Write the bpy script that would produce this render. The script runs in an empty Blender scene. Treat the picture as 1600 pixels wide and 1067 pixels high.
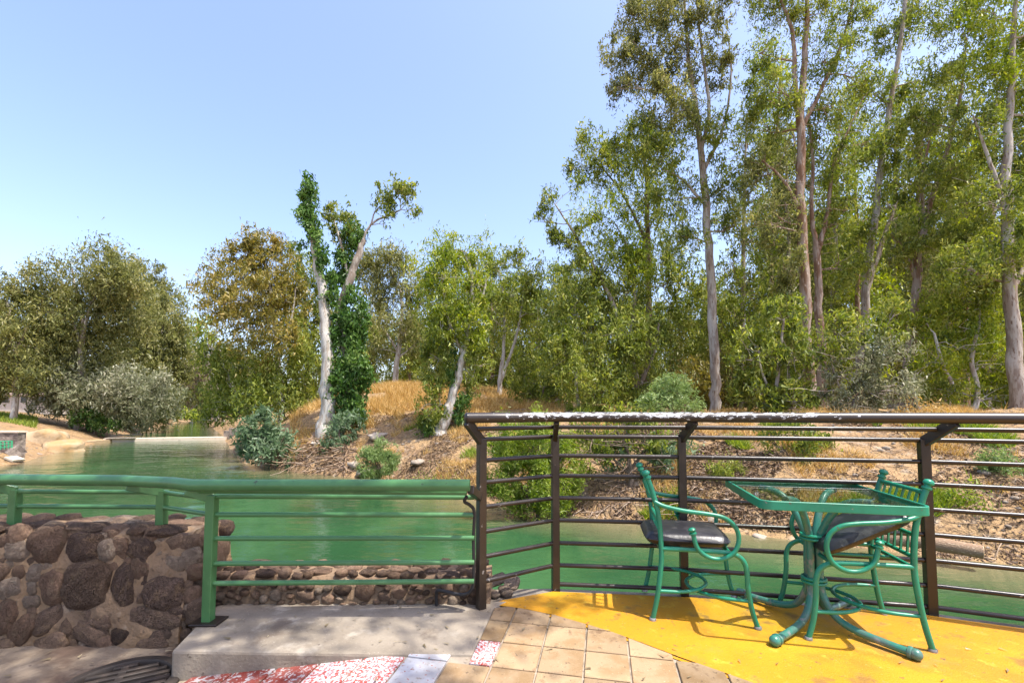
import bpy, math, random
import numpy as np
from mathutils import Vector, Matrix, noise as mnoise

SC = bpy.context.scene
COL = SC.collection
R = math.radians
random.seed(7)
RNG = np.random.default_rng(7)

# ------------------------------------------------------------------ camera, sky, sun, exposure
EYE = 1.25
FPX = 700.0
PITCH = R(3.0)
HORIZON = 640.0
AXIS_V = HORIZON - FPX * math.tan(PITCH)
cam_d = bpy.data.cameras.new('camera')
cam_d.sensor_width = 36.0
cam_d.lens = 36.0 * FPX / 1600.0
cam_d.shift_y = (AXIS_V - 533.5) / 1600.0
cam_d.clip_start = 0.05
cam_d.clip_end = 4000.0
cam = bpy.data.objects.new('camera', cam_d)
COL.objects.link(cam)
cam.location = (0, 0, EYE)
cam.rotation_euler = (R(90) + PITCH, 0, 0)
SC.camera = cam

SUN = Vector((0.38, -0.22, 1.0)).normalized()
world = bpy.data.worlds.new('World')
SC.world = world
world.use_nodes = True
wn = world.node_tree.nodes
wl = world.node_tree.links
wn.clear()
w_out = wn.new('ShaderNodeOutputWorld')
w_bg = wn.new('ShaderNodeBackground')
w_sky = wn.new('ShaderNodeTexSky')
w_sky.sky_type = 'NISHITA'
w_sky.sun_disc = False
w_sky.sun_elevation = math.asin(SUN.z)
w_sky.sun_rotation = math.atan2(SUN.x, SUN.y)
w_sky.air_density = 1.0
w_sky.dust_density = 2.4
w_sky.ozone_density = 1.2
w_bg.inputs['Strength'].default_value = 0.15
w_tone = wn.new('ShaderNodeMix'); w_tone.data_type = 'RGBA'; w_tone.blend_type = 'MULTIPLY'
w_tone.inputs[0].default_value = 1.0
w_tone.inputs[7].default_value = (1.03, 0.985, 1.04, 1)
wl.new(w_sky.outputs[0], w_tone.inputs[6])
wl.new(w_tone.outputs[2], w_bg.inputs['Color'])
wl.new(w_bg.outputs[0], w_out.inputs['Surface'])

sun_d = bpy.data.lights.new('sun', 'SUN')
sun_d.energy = 3.3
sun_d.angle = R(0.5)
sun_d.color = (1.0, 0.955, 0.88)
sun = bpy.data.objects.new('sun', sun_d)
COL.objects.link(sun)
sun.rotation_euler = SUN.to_track_quat('Z', 'Y').to_euler()
sun.location = (20, -8, 50)

vs = SC.view_settings
vs.view_transform = 'Standard'
vs.look = 'None'
vs.gamma = 1.0
vs.exposure = 1.36
vs.use_curve_mapping = False
SC.cycles.use_denoising = True
SC.cycles.max_bounces = 7
SC.cycles.diffuse_bounces = 3
SC.cycles.glossy_bounces = 3
SC.cycles.transmission_bounces = 4
SC.cycles.transparent_max_bounces = 10
SC.cycles.caustics_reflective = False
SC.cycles.caustics_refractive = False

# ------------------------------------------------------------------ helpers: survey points
def ray(u, v):
    xc = (u - 800.0) / FPX
    yc = (AXIS_V - v) / FPX
    return Vector((xc, math.cos(PITCH) - yc * math.sin(PITCH), math.sin(PITCH) + yc * math.cos(PITCH)))
def G(u, v, z=0.0):                     # the point at height z
    d = ray(u, v)
    t = (z - EYE) / d.z
    return Vector((d.x * t, d.y * t, z))
def D(u, v, Y):                         # the point at distance Y
    d = ray(u, v)
    t = Y / d.y
    return Vector((d.x * t, Y, EYE + d.z * t))

# ------------------------------------------------------------------ helpers: objects
def tag(o, label=None, cat=None, group=None, kind=None):
    if label: o['label'] = label
    if cat: o['category'] = cat
    if group: o['group'] = group
    if kind: o['kind'] = kind
    return o
def empty(name, loc=(0, 0, 0), rz=0.0, label=None, cat=None, group=None):
    o = bpy.data.objects.new(name, None)
    o.empty_display_size = 0.1
    COL.objects.link(o)
    o.location = loc
    o.rotation_euler = (0, 0, rz)
    return tag(o, label, cat, group)
def link_mesh(name, me, parent=None, loc=None, rot=None):
    o = bpy.data.objects.new(name, me)
    COL.objects.link(o)
    if parent: o.parent = parent
    if loc is not None: o.location = loc
    if rot is not None: o.rotation_euler = rot
    return o

class MB:
    """collects geometry for one mesh"""
    def __init__(s):
        s.v = []; s.f = []
    def add(s, vs_, fs_):
        n = len(s.v)
        s.v.extend([tuple(p) for p in vs_])
        s.f.extend([tuple(i + n for i in f) for f in fs_])
        return s
    def tube(s, pts, rad, sides=8, caps=True):
        pts = [Vector(p) for p in pts]
        n = len(pts)
        if not hasattr(rad, '__len__'): rad = [rad] * n
        vs_, fs_ = [], []
        t = (pts[1] - pts[0]).normalized()
        up = Vector((0, 0, 1)) if abs(t.z) < 0.9 else Vector((1, 0, 0))
        nrm = t.cross(up).normalized()
        for i in range(n):
            if i == 0: t = pts[1] - pts[0]
            elif i == n - 1: t = pts[-1] - pts[-2]
            else: t = pts[i + 1] - pts[i - 1]
            t = t.normalized()
            nrm = nrm - t * nrm.dot(t)
            if nrm.length < 1e-5: nrm = t.orthogonal()
            nrm.normalize()
            b = t.cross(nrm)
            for k in range(sides):
                a = 2 * math.pi * k / sides
                vs_.append(pts[i] + (nrm * math.cos(a) + b * math.sin(a)) * rad[i])
        for i in range(n - 1):
            for k in range(sides):
                a0 = i * sides + k; a1 = i * sides + (k + 1) % sides
                fs_.append((a0, a1, a1 + sides, a0 + sides))
        if caps:
            fs_.append(tuple(reversed(range(sides))))
            fs_.append(tuple(range((n - 1) * sides, n * sides)))
        return s.add(vs_, fs_)
    def bar(s, a, b, w, h, up=(0, 0, 1)):
        a = Vector(a); b = Vector(b)
        t = (b - a).normalized(); up = Vector(up)
        sd = t.cross(up)
        if sd.length < 1e-4: sd = t.orthogonal()
        sd.normalize(); u2 = sd.cross(t).normalized()
        vs_ = []
        for p in (a, b):
            for sx, sz in ((-1, -1), (1, -1), (1, 1), (-1, 1)):
                vs_.append(p + sd * (sx * w / 2) + u2 * (sz * h / 2))
        return s.add(vs_, [(0, 3, 2, 1), (4, 5, 6, 7), (0, 1, 5, 4), (1, 2, 6, 5), (2, 3, 7, 6), (3, 0, 4, 7)])
    def box(s, lo, hi):
        x0, y0, z0 = lo; x1, y1, z1 = hi
        return s.add([(x0, y0, z0), (x1, y0, z0), (x1, y1, z0), (x0, y1, z0), (x0, y0, z1), (x1, y0, z1), (x1, y1, z1), (x0, y1, z1)],
                     [(0, 3, 2, 1), (4, 5, 6, 7), (0, 1, 5, 4), (1, 2, 6, 5), (2, 3, 7, 6), (3, 0, 4, 7)])
    def lathe(s, origin, prof, sides=12, axis=(0, 0, 1)):
        o = Vector(origin); ax = Vector(axis).normalized()
        e1 = ax.orthogonal().normalized(); e2 = ax.cross(e1)
        vs_, fs_ = [], []
        for r, h in prof:
            for k in range(sides):
                a = 2 * math.pi * k / sides
                vs_.append(o + ax * h + (e1 * math.cos(a) + e2 * math.sin(a)) * r)
        for i in range(len(prof) - 1):
            for k in range(sides):
                a0 = i * sides + k; a1 = i * sides + (k + 1) % sides
                fs_.append((a0, a1, a1 + sides, a0 + sides))
        fs_.append(tuple(reversed(range(sides))))
        fs_.append(tuple(range((len(prof) - 1) * sides, len(prof) * sides)))
        return s.add(vs_, fs_)
    def prism(s, poly, z0, z1):
        n = len(poly)
        zt = z1 if hasattr(z1, '__len__') else [z1] * n
        vs_ = [(p[0], p[1], z0) for p in poly] + [(p[0], p[1], zt[i]) for i, p in enumerate(poly)]
        fs_ = [tuple(reversed(range(n))), tuple(range(n, 2 * n))]
        for i in range(n):
            j = (i + 1) % n
            fs_.append((i, j, j + n, i + n))
        return s.add(vs_, fs_)
    def mesh(s, name, m, smooth=True):
        me = bpy.data.meshes.new(name)
        me.from_pydata(s.v, [], s.f)
        if m is not None: me.materials.append(m)
        if smooth:
            me.polygons.foreach_set('use_smooth', [True] * len(me.polygons))
            try: me.set_sharp_from_angle(angle=R(40))
            except Exception: pass
        me.update()
        return me
    def build(s, name, m, parent=None, loc=None, rot=None, smooth=True):
        return link_mesh(name, s.mesh(name, m, smooth), parent, loc, rot)

def catmull(pts, per=6):
    pts = [np.array(p, float) for p in pts]
    P = [2 * pts[0] - pts[1]] + pts + [2 * pts[-1] - pts[-2]]
    out = []
    for i in range(1, len(P) - 2):
        for k in range(per):
            t = k / per
            a, b, c, d = P[i - 1], P[i], P[i + 1], P[i + 2]
            out.append(0.5 * ((2 * b) + (-a + c) * t + (2 * a - 5 * b + 4 * c - d) * t * t + (-a + 3 * b - 3 * c + d) * t ** 3))
    out.append(pts[-1])
    return out

def bevel(o, w=0.004, seg=2):
    m = o.modifiers.new('bevel', 'BEVEL')
    m.width = w; m.segments = seg; m.limit_method = 'ANGLE'; m.angle_limit = R(40)
    return o

# ------------------------------------------------------------------ helpers: materials
def base_mat(name):
    m = bpy.data.materials.new(name)
    m.use_nodes = True
    nt = m.node_tree
    nt.nodes.clear()
    out = nt.nodes.new('ShaderNodeOutputMaterial')
    return m, nt, nt.nodes, nt.links, out
def coords(nt, kind, scale=(1, 1, 1), jitter=False):
    if kind == 'world':
        c = nt.nodes.new('ShaderNodeNewGeometry').outputs['Position']
    else:
        c = nt.nodes.new('ShaderNodeTexCoord').outputs['Object']
    mp = nt.nodes.new('ShaderNodeMapping')
    mp.inputs['Scale'].default_value = scale
    nt.links.new(c, mp.inputs['Vector'])
    if jitter:
        oi = nt.nodes.new('ShaderNodeObjectInfo')
        ml = nt.nodes.new('ShaderNodeMath'); ml.operation = 'MULTIPLY'; ml.inputs[1].default_value = 37.0
        nt.links.new(oi.outputs['Random'], ml.inputs[0])
        nt.links.new(ml.outputs[0], mp.inputs['Location'])
    return mp.outputs[0]
def noise_mask(nt, vec, scale, lo, hi, detail=6, rough=0.6, kind='noise'):
    if kind == 'voronoi':
        n = nt.nodes.new('ShaderNodeTexVoronoi'); n.inputs['Scale'].default_value = scale
        o = n.outputs['Distance']
    else:
        n = nt.nodes.new('ShaderNodeTexNoise'); n.inputs['Scale'].default_value = scale
        n.inputs['Detail'].default_value = detail; n.inputs['Roughness'].default_value = rough
        o = n.outputs['Fac']
    nt.links.new(vec, n.inputs['Vector'])
    mr = nt.nodes.new('ShaderNodeMapRange')
    mr.inputs['From Min'].default_value = lo; mr.inputs['From Max'].default_value = hi
    mr.interpolation_type = 'SMOOTHSTEP'
    nt.links.new(o, mr.inputs['Value'])
    return mr.outputs[0]
def mixc(nt, fac, a, b):
    mx = nt.nodes.new('ShaderNodeMix'); mx.data_type = 'RGBA'
    if isinstance(fac, float): mx.inputs[0].default_value = fac
    else: nt.links.new(fac, mx.inputs[0])
    for sock, val in ((mx.inputs[6], a), (mx.inputs[7], b)):
        if isinstance(val, (tuple, list)): sock.default_value = (*val[:3], 1)
        else: nt.links.new(val, sock)
    return mx.outputs[2]
def mat(name, col, rough=0.7, spec=0.3, metallic=0.0, layers=(), bump=None, space='object', rand=0.0, jitter=False, stretch=(1, 1, 1)):
    """layers: (scale, colour, lo, hi[, kind]); bump: (scale, strength, distance)"""
    m, nt, N, L, out = base_mat(name)
    p = N.new('ShaderNodeBsdfPrincipled')
    p.inputs['Roughness'].default_value = rough
    p.inputs['Metallic'].default_value = metallic
    p.inputs['Specular IOR Level'].default_value = spec
    vec = coords(nt, space, stretch, jitter)
    c = tuple(col)
    for ly in layers:
        k = ly[4] if len(ly) > 4 else 'noise'
        c = mixc(nt, noise_mask(nt, vec, ly[0], ly[2], ly[3], kind=k), c, ly[1])
    if rand:
        oi = N.new('ShaderNodeObjectInfo')
        mr = N.new('ShaderNodeMapRange'); mr.inputs['To Min'].default_value = 1 - rand; mr.inputs['To Max'].default_value = 1 + rand
        L.new(oi.outputs['Random'], mr.inputs['Value'])
        hs = N.new('ShaderNodeHueSaturation')
        L.new(mr.outputs[0], hs.inputs['Value'])
        if isinstance(c, tuple): hs.inputs['Color'].default_value = (*c, 1)
        else: L.new(c, hs.inputs['Color'])
        c = hs.outputs[0]
    if isinstance(c, tuple): p.inputs['Base Color'].default_value = (*c, 1)
    else: L.new(c, p.inputs['Base Color'])
    if bump:
        bs = bump if isinstance(bump, list) else [bump]
        prev = None
        for (sc_, st_, di_) in bs:
            n = N.new('ShaderNodeTexNoise'); n.inputs['Scale'].default_value = sc_; n.inputs['Detail'].default_value = 5
            L.new(vec, n.inputs['Vector'])
            b = N.new('ShaderNodeBump'); b.inputs['Strength'].default_value = st_; b.inputs['Distance'].default_value = di_
            L.new(n.outputs['Fac'], b.inputs['Height'])
            if prev is not None: L.new(prev, b.inputs['Normal'])
            prev = b.outputs[0]
        L.new(prev, p.inputs['Normal'])
    L.new(p.outputs[0], out.inputs['Surface'])
    return m
def leaf_mat(name, cols, trans=0.42, gloss=0.022):
    m, nt, N, L, out = base_mat(name)
    at = N.new('ShaderNodeAttribute'); at.attribute_name = 'tint'
    rp = N.new('ShaderNodeValToRGB')
    el = rp.color_ramp.elements
    while len(el) < len(cols): el.new(0.5)
    for i, c in enumerate(cols):
        el[i].position = i / (len(cols) - 1); el[i].color = (*c, 1)
    L.new(at.outputs['Fac'], rp.inputs[0])
    d = N.new('ShaderNodeBsdfDiffuse'); t = N.new('ShaderNodeBsdfTranslucent'); g = N.new('ShaderNodeBsdfGlossy')
    g.inputs['Roughness'].default_value = 0.42
    hs = N.new('ShaderNodeHueSaturation'); hs.inputs['Saturation'].default_value = 1.15; hs.inputs['Value'].default_value = 1.25
    L.new(rp.outputs[0], hs.inputs['Color'])
    L.new(rp.outputs[0], d.inputs[0]); L.new(hs.outputs[0], t.inputs[0])
    m1 = N.new('ShaderNodeMixShader'); m1.inputs[0].default_value = trans
    L.new(d.outputs[0], m1.inputs[1]); L.new(t.outputs[0], m1.inputs[2])
    m2 = N.new('ShaderNodeMixShader'); m2.inputs[0].default_value = gloss
    L.new(m1.outputs[0], m2.inputs[1]); L.new(g.outputs[0], m2.inputs[2])
    L.new(m2.outputs[0], out.inputs['Surface'])
    return m

M = {}  # foliage ramps run extra light and dark, painting in sunlit and shadowed leaves
M['leaf_olive'] = leaf_mat('leaf_olive', [(.050, .062, .020), (.135, .150, .042), (.265, .262, .080), (.44, .40, .17)])
M['leaf_gold'] = leaf_mat('leaf_gold', [(.058, .066, .018), (.160, .152, .036), (.300, .245, .056), (.44, .32, .10)])
M['leaf_green'] = leaf_mat('leaf_green', [(.046, .068, .016), (.140, .185, .032), (.280, .315, .055), (.48, .46, .13)])
M['leaf_bright'] = leaf_mat('leaf_bright', [(.062, .100, .016), (.180, .245, .026), (.340, .385, .042), (.54, .52, .11)], trans=.42)
M['leaf_ivy'] = leaf_mat('leaf_ivy', [(.018, .046, .012), (.060, .130, .026), (.125, .225, .045), (.24, .33, .10)], trans=.3)
M['leaf_grey'] = leaf_mat('leaf_grey', [(0.082, 0.103, 0.045), (0.174, 0.189, 0.094), (0.286, 0.286, 0.174), (0.430, 0.409, 0.286)])
M['leaf_blue'] = leaf_mat('leaf_blue', [(.055, .095, .040), (.115, .180, .085), (.19, .27, .14), (.30, .36, .23)])
M['leaf_dry'] = leaf_mat('leaf_dry', [(0.100, 0.079, 0.043), (0.186, 0.151, 0.086), (0.272, 0.222, 0.136), (0.372, 0.315, 0.215)])
M['leaf_tamarisk'] = leaf_mat('leaf_tamarisk', [(0.077, 0.133, 0.019), (0.173, 0.250, 0.031), (0.281, 0.344, 0.046), (0.390, 0.423, 0.094)], trans=.42)
M['leaf_sage'] = leaf_mat('leaf_sage', [(.09, .14, .04), (.17, .25, .075), (.26, .34, .12), (.36, .42, .19)], trans=.4)
M['straw'] = leaf_mat('straw', [(.32, .19, .06), (.50, .31, .10), (.64, .43, .15), (.70, .54, .25)], trans=.3, gloss=.03)
M['twig'] = leaf_mat('twig', [(.07, .042, .026), (.15, .095, .058), (.25, .17, .11), (.38, .28, .19)], trans=0.0, gloss=.02)
M['bark_pale'] = mat('bark_pale', (.40, .35, .295), .85, .15, layers=[(3.0, (.27, .21, .165), .44, .56), (7.0, (.15, .095, .062), .57, .65), (16.0, (.20, .15, .11), .60, .68), (1.3, (.50, .46, .41), .52, .66)], bump=(9, .5, .03), stretch=(1.7, 1.7, .36), space='world')
M['bark_white'] = mat('bark_white', (.50, .465, .41), .85, .15, layers=[(4.0, (.36, .30, .24), .48, .58), (9.0, (.17, .115, .08), .60, .66)], bump=(9, .5, .03), stretch=(1.7, 1.7, .36), space='world')
M['bark_red'] = mat('bark_red', (.33, .255, .20), .9, .1, layers=[(3.0, (.20, .115, .07), .42, .58), (8.0, (.52, .42, .34), .58, .68)], bump=(9, .7, .04), stretch=(1.7, 1.7, .36), space='world')
M['bark_dark'] = mat('bark_dark', (.13, .095, .07), .9, .1, layers=[(4.0, (.24, .18, .13), .5, .65)], bump=(9, .6, .04), stretch=(1.7, 1.7, .36), space='world')

# ------------------------------------------------------------------ terrain
ZW = -1.70
def W(u, v): return G(u, v, ZW)
far_shore = [(70, -30), (30, -4), (16, 4.6)] + [tuple(W(u, v)[:2]) for u, v in ((1600, 884), (1440, 868), (1280, 848), (1100, 828), (980, 817), (900, 806), (760, 786), (660, 762), (560, 746), (470, 738), (385, 724), (362, 700), (352, 688), (348, 680), (332, 668), (322, 658))] + [(-96, 150), (-130, 185), (-190, 215)]
left_shore = [(-200, 205), (-140, 170), (-104, 138)] + [tuple(W(u, v)[:2]) for u, v in ((300, 657), (272, 661), (240, 668), (190, 682), (150, 692), (110, 701), (62, 714), (30, 724))] + [(-27, 19), (-25, 12), (-18, 6.5)]
near_shore = [(-18, 6.5), (-9, 3.6), (-5, 3.28), (-.3, 3.28), (.25, 3.25), (1.2, 3.13), (2.5, 2.9), (4.2, 2.2), (7, -.5), (30, -22), (70, -45)]
RIV = np.array(far_shore + left_shore + near_shore[1:])

def seg_dist(px, py, poly):
    best = np.full(px.shape, 1e9)
    P = np.array(poly)
    for (ax, ay), (bx, by) in zip(P[:-1], P[1:]):
        dx, dy = bx - ax, by - ay
        t = np.clip(((px - ax) * dx + (py - ay) * dy) / (dx * dx + dy * dy + 1e-9), 0, 1)
        best = np.minimum(best, np.hypot(px - ax - t * dx, py - ay - t * dy))
    return best
def inside(px, py, P):
    c = np.zeros(px.shape, bool)
    n = len(P); j = n - 1
    for i in range(n):
        xi, yi = P[i]; xj, yj = P[j]
        cond = ((yi > py) != (yj > py)) & (px < (xj - xi) * (py - yi) / (yj - yi + 1e-12) + xi)
        c ^= cond
        j = i
    return c
def fbm(x, y, f, seed, octv=4):
    out = np.zeros_like(x); a = 1.0; tot = 0
    r = np.random.default_rng(seed)
    for o in range(octv):
        for k in range(3):
            th = r.uniform(0, 2 * math.pi); ph = r.uniform(0, 6.28)
            wob = r.uniform(0, 6.28)
            q = (x * math.cos(th) + y * math.sin(th)) * f
            q2 = (-x * math.sin(th) + y * math.cos(th)) * f
            out += a * np.sin(q + ph + 1.3 * np.sin(q2 * .7 + wob)) / 3
        tot += a; a *= .5; f *= 2.07
    return out / tot
def height(x, y):
    x = np.asarray(x, float); y = np.asarray(y, float)
    df = seg_dist(x, y, far_shore); dl = seg_dist(x, y, left_shore); dn = seg_dist(x, y, near_shore)
    ins = inside(x, y, RIV)
    nse = fbm(x, y, .35, 3)
    fine = fbm(x, y, 1.6, 5, 3)
    zf = ZW + 2.85 * (1 - np.exp(-(df / 3.3) ** 1.25))
    terr = np.clip(df / 3, 0, 1)
    zf = zf + terr * (.22 * nse + .17 * fine) + .055 * np.clip(df / 1.2, 0, 1) * fbm(x, y, 4.5, 9, 3)
    # a low erosion ledge along the bank
    zf = zf + .30 * np.clip((df - .4) / .5, 0, 1) * np.exp(-df / 2.5)
    zf = zf + 1.45 * np.exp(-(((x + 8.5) / 8.0) ** 2 + ((y - 31) / 7.0) ** 2)) + .9 * np.exp(-(((x + 2) / 10.0) ** 2 + ((y - 36) / 8.0) ** 2))
    zf = zf + .006 * np.clip(df - 25, 0, 400)
    zl = ZW + 3.3 * (1 - np.exp(-dl / 7.5)) + .12 * nse * np.clip(dl / 3, 0, 1) + .05 * fine * np.clip(dl / 2, 0, 1)
    zn = np.full(x.shape, -.42)
    z = np.where(df < np.minimum(dl, dn), zf, np.where(dl < dn, zl, zn))
    wgt = np.clip((np.minimum(dl, dn) - df) / 6, -1, 1)
    dm = np.minimum(np.minimum(df, dl), dn)
    bed = ZW - np.clip(.22 * dm, 0, 1.6) - .02
    bedn = ZW - 1.6
    bed = np.where(dn < .9, bedn, bed)
    return np.where(ins, bed, z)
def ground(x, y): return float(height(np.array([x]), np.array([y]))[0])

M['earth'] = mat('earth', (.330, .215, .112), .95, .1, space='world',
    layers=[(.25, (.31, .205, .10), .42, .62), (.9, (.22, .140, .076), .50, .64), (2.6, (.36, .275, .19), .55, .70), (6.0, (.115, .076, .048), .55, .68), (14, (.38, .31, .24), .62, .72), (22, (.10, .066, .044), .60, .70)],
    bump=[(2.2, .9, .35), (6.0, .8, .14), (20.0, .8, .05)])
M['sand'] = mat('sand', (0.374, 0.281, 0.173), .95, .1, space='world', layers=[(.5, (0.331, 0.216, 0.101), .45, .6), (3, (0.288, 0.216, 0.137), .55, .7)], bump=(4, .5, .1))

def polar(rings, angs):
    rr, aa = np.meshgrid(rings, angs, indexing='ij')
    x = rr * np.sin(aa); y = rr * np.cos(aa)
    return x, y
def grid_faces(nr, na, wrap=True):
    i = np.arange(nr - 1)[:, None]; j = np.arange(na if wrap else na - 1)[None, :]
    j2 = (j + 1) % na
    q = np.stack([i * na + j, i * na + j2, (i + 1) * na + j2, (i + 1) * na + j], -1).reshape(-1, 4)
    return q[:, ::-1]
def mesh_np(name, co, quads, mats, face_attr=None, smooth=False, vert_attr=None):
    me = bpy.data.meshes.new(name)
    n, f = len(co), len(quads)
    k = quads.shape[1]
    me.vertices.add(n); me.vertices.foreach_set('co', np.ascontiguousarray(co, np.float32).ravel())
    me.loops.add(f * k); me.loops.foreach_set('vertex_index', np.ascontiguousarray(quads, np.int32).ravel())
    me.polygons.add(f)
    me.polygons.foreach_set('loop_start', np.arange(0, f * k, k, dtype=np.int32))
    if smooth: me.polygons.foreach_set('use_smooth', np.ones(f, bool))
    for m in mats: me.materials.append(m)
    if face_attr is not None:
        a = me.attributes.new('tint', 'FLOAT', 'FACE'); a.data.foreach_set('value', np.asarray(face_attr, np.float32))
    if vert_attr is not None:
        a = me.attributes.new('depth', 'FLOAT', 'POINT'); a.data.foreach_set('value', np.asarray(vert_attr, np.float32))
    me.update(calc_edges=True)
    return me

angs = np.concatenate([np.radians(np.arange(-62, 62, .45)), np.radians(np.arange(62, 298, 4.0))])
rings = np.concatenate([np.arange(.8, 6, .4), np.geomspace(6, 60, 120), np.geomspace(63, 400, 40), np.geomspace(450, 2500, 10)])
gx, gy = polar(rings, angs)
gz = height(gx.ravel(), gy.ravel())
# keep the sheet below the terrace it passes under
near = (np.hypot(gx.ravel(), gy.ravel()) < 4.5)
co = np.stack([gx.ravel(), gy.ravel(), gz], 1)
g_me = mesh_np('ground', co, grid_faces(len(rings), len(angs)), [M['earth']], smooth=True)
ground_o = link_mesh('ground', g_me); ground_o['kind'] = 'structure'

# river
m, nt, N, L, out = base_mat('river_water')
p = N.new('ShaderNodeBsdfPrincipled')
p.inputs['Roughness'].default_value = .04; p.inputs['IOR'].default_value = 1.33; p.inputs['Specular IOR Level'].default_value = .5
at = N.new('ShaderNodeAttribute'); at.attribute_name = 'depth'
mr = N.new('ShaderNodeMapRange'); mr.inputs['From Min'].default_value = .0; mr.inputs['From Max'].default_value = .55
L.new(at.outputs['Fac'], mr.inputs['Value'])
vec = coords(nt, 'world')
c1 = mixc(nt, noise_mask(nt, vec, .22, .38, .66), (.018, .058, .022), (.036, .096, .036))
c2 = mixc(nt, mr.outputs[0], (.15, .125, .065), c1)
L.new(c2, p.inputs['Base Color'])
vec2 = coords(nt, 'world', (.75, 1.5, 1))
n1 = N.new('ShaderNodeTexNoise'); n1.inputs['Scale'].default_value = 2.1; n1.inputs['Detail'].default_value = 4
L.new(vec2, n1.inputs['Vector'])
n2 = N.new('ShaderNodeTexNoise'); n2.inputs['Scale'].default_value = .5; n2.inputs['Detail'].default_value = 2
L.new(vec2, n2.inputs['Vector'])
b1 = N.new('ShaderNodeBump'); b1.inputs['Strength'].default_value = .24; b1.inputs['Distance'].default_value = .10
L.new(n1.outputs['Fac'], b1.inputs['Height'])
b2 = N.new('ShaderNodeBump'); b2.inputs['Strength'].default_value = .2; b2.inputs['Distance'].default_value = .22
L.new(n2.outputs['Fac'], b2.inputs['Height']); L.new(b1.outputs[0], b2.inputs['Normal'])
L.new(b2.outputs[0], p.inputs['Normal'])
L.new(p.outputs[0], out.inputs['Surface'])
M['river_water'] = m
wsel = rings < 420
wx, wy = polar(rings[wsel], angs)
wco = np.stack([wx.ravel(), wy.ravel(), np.full(wx.size, ZW)], 1)
wdep = ZW - height(wx.ravel(), wy.ravel())
water = link_mesh('river', mesh_np('river', wco, grid_faces(int(wsel.sum()), len(angs)), [m], smooth=True, vert_attr=wdep))
water['kind'] = 'structure'

# ------------------------------------------------------------------ vegetation builder
def leaves(centres, axis, nrm, ln, wd):
    """slender leaves: centres n x 3, unit axis n x 3, unit side n x 3"""
    a = centres - axis * (ln * .42)[:, None]
    b = centres + axis * (ln * .58)[:, None]
    s = nrm * (wd * .5)[:, None]
    v = np.stack([a + s, b, a - s], 1).reshape(-1, 3)
    q = np.arange(len(centres) * 3).reshape(-1, 3)
    return v, q
def unit(v): return v / (np.linalg.norm(v, axis=1, keepdims=True) + 1e-9)

def lumps(P, f, seed):
    """smooth random field used to open gaps and gather leaves into sprays"""
    r = np.random.default_rng(seed)
    out = np.zeros(len(P))
    for o, a in ((1.0, 1.0), (2.1, .6), (4.3, .35)):
        for k in range(4):
            d = r.normal(size=3); d /= np.linalg.norm(d)
            e = np.cross(d, r.normal(size=3)); e /= np.linalg.norm(e)
            out += a * .5 * np.sin(P @ d * f * o * 2 + r.uniform(0, 6.28) + 1.5 * np.sin(P @ e * f * o * 1.4 + r.uniform(0, 6.28)))
    return out
def fill_blobs(blobs, L, r, hang=1.0, puff_r=None, narrow=.30, stretch=1.25, count_scale=1.0, gap=-.05):
    """blobs: (centre, (rx, ry, rz), K). Returns leaf verts, faces, tint, puffs"""
    V, puffs = [], []
    leaf_area = .5 * narrow * L * L
    for c, rad, K in blobs:
        c = np.array(c, float); rad = np.array(rad, float)
        face = math.pi * math.sqrt(rad[0] * rad[1]) * rad[2]
        n_leaf = int(max(40, K * face / leaf_area * 3.6 * count_scale))
        pr = puff_r or max(.22, min(.85, rad.min() * .40))
        n_p = max(5, int((rad[0] * rad[1] * rad[2]) / pr ** 3 * .42))
        n_p = min(n_p, 90)
        d = unit(r.normal(size=(n_p, 3)))
        rr = r.uniform(.2, 1.25, n_p) ** .6
        pc = c + d * rad * rr[:, None]
        shade = r.uniform(0, 1, n_p)  # random tone per puff, colour standing in for sunlit and shadowed clusters
        wt = r.uniform(.3, 1.7, n_p); wt /= wt.sum()
        cnt = r.multinomial(int(n_leaf * .62), wt)
        own = np.repeat(np.arange(n_p), cnt)
        g = r.normal(size=(len(own), 3)) * .55
        g[:, 2] *= stretch
        size = pr * r.uniform(.6, 1.35, n_p)
        q = pc[own] + g * size[own][:, None]
        V.append(np.concatenate([q, shade[own][:, None]], 1))
        m_ = int(n_leaf * .38)
        d = unit(r.normal(size=(m_, 3))) * (r.uniform(0, 1, m_) ** .40)[:, None] * rad * 1.12
        V.append(np.concatenate([c + d, np.clip(r.normal(.5, .25, (m_, 1)), 0, 1)], 1))
        puffs.append((c, pc, pr))
    A = np.concatenate(V)
    f = 1.0 / max(.32, (puff_r or .42) * (1 if L < .25 else L / .25))
    A = A[lumps(A[:, :3], f, int(r.integers(1, 10 ** 6))) > gap]
    n = len(A)
    cen = A[:, :3]
    down = np.stack([np.zeros(n), np.zeros(n), -np.ones(n)], 1)
    axis = unit(down * hang + r.normal(size=(n, 3)) * .75)
    side = unit(np.cross(axis, r.normal(size=(n, 3))))
    ln = L * r.uniform(.5, 1.55, n); wd = ln * narrow * r.uniform(.75, 1.25, n)
    v, q = leaves(cen, axis, side, ln, wd)
    tint = np.clip(.50 * A[:, 3] + .55 * r.uniform(0, 1, n) ** 1.2 + r.normal(size=n) * .08, 0, 1)
    return v, q, tint, puffs

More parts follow.
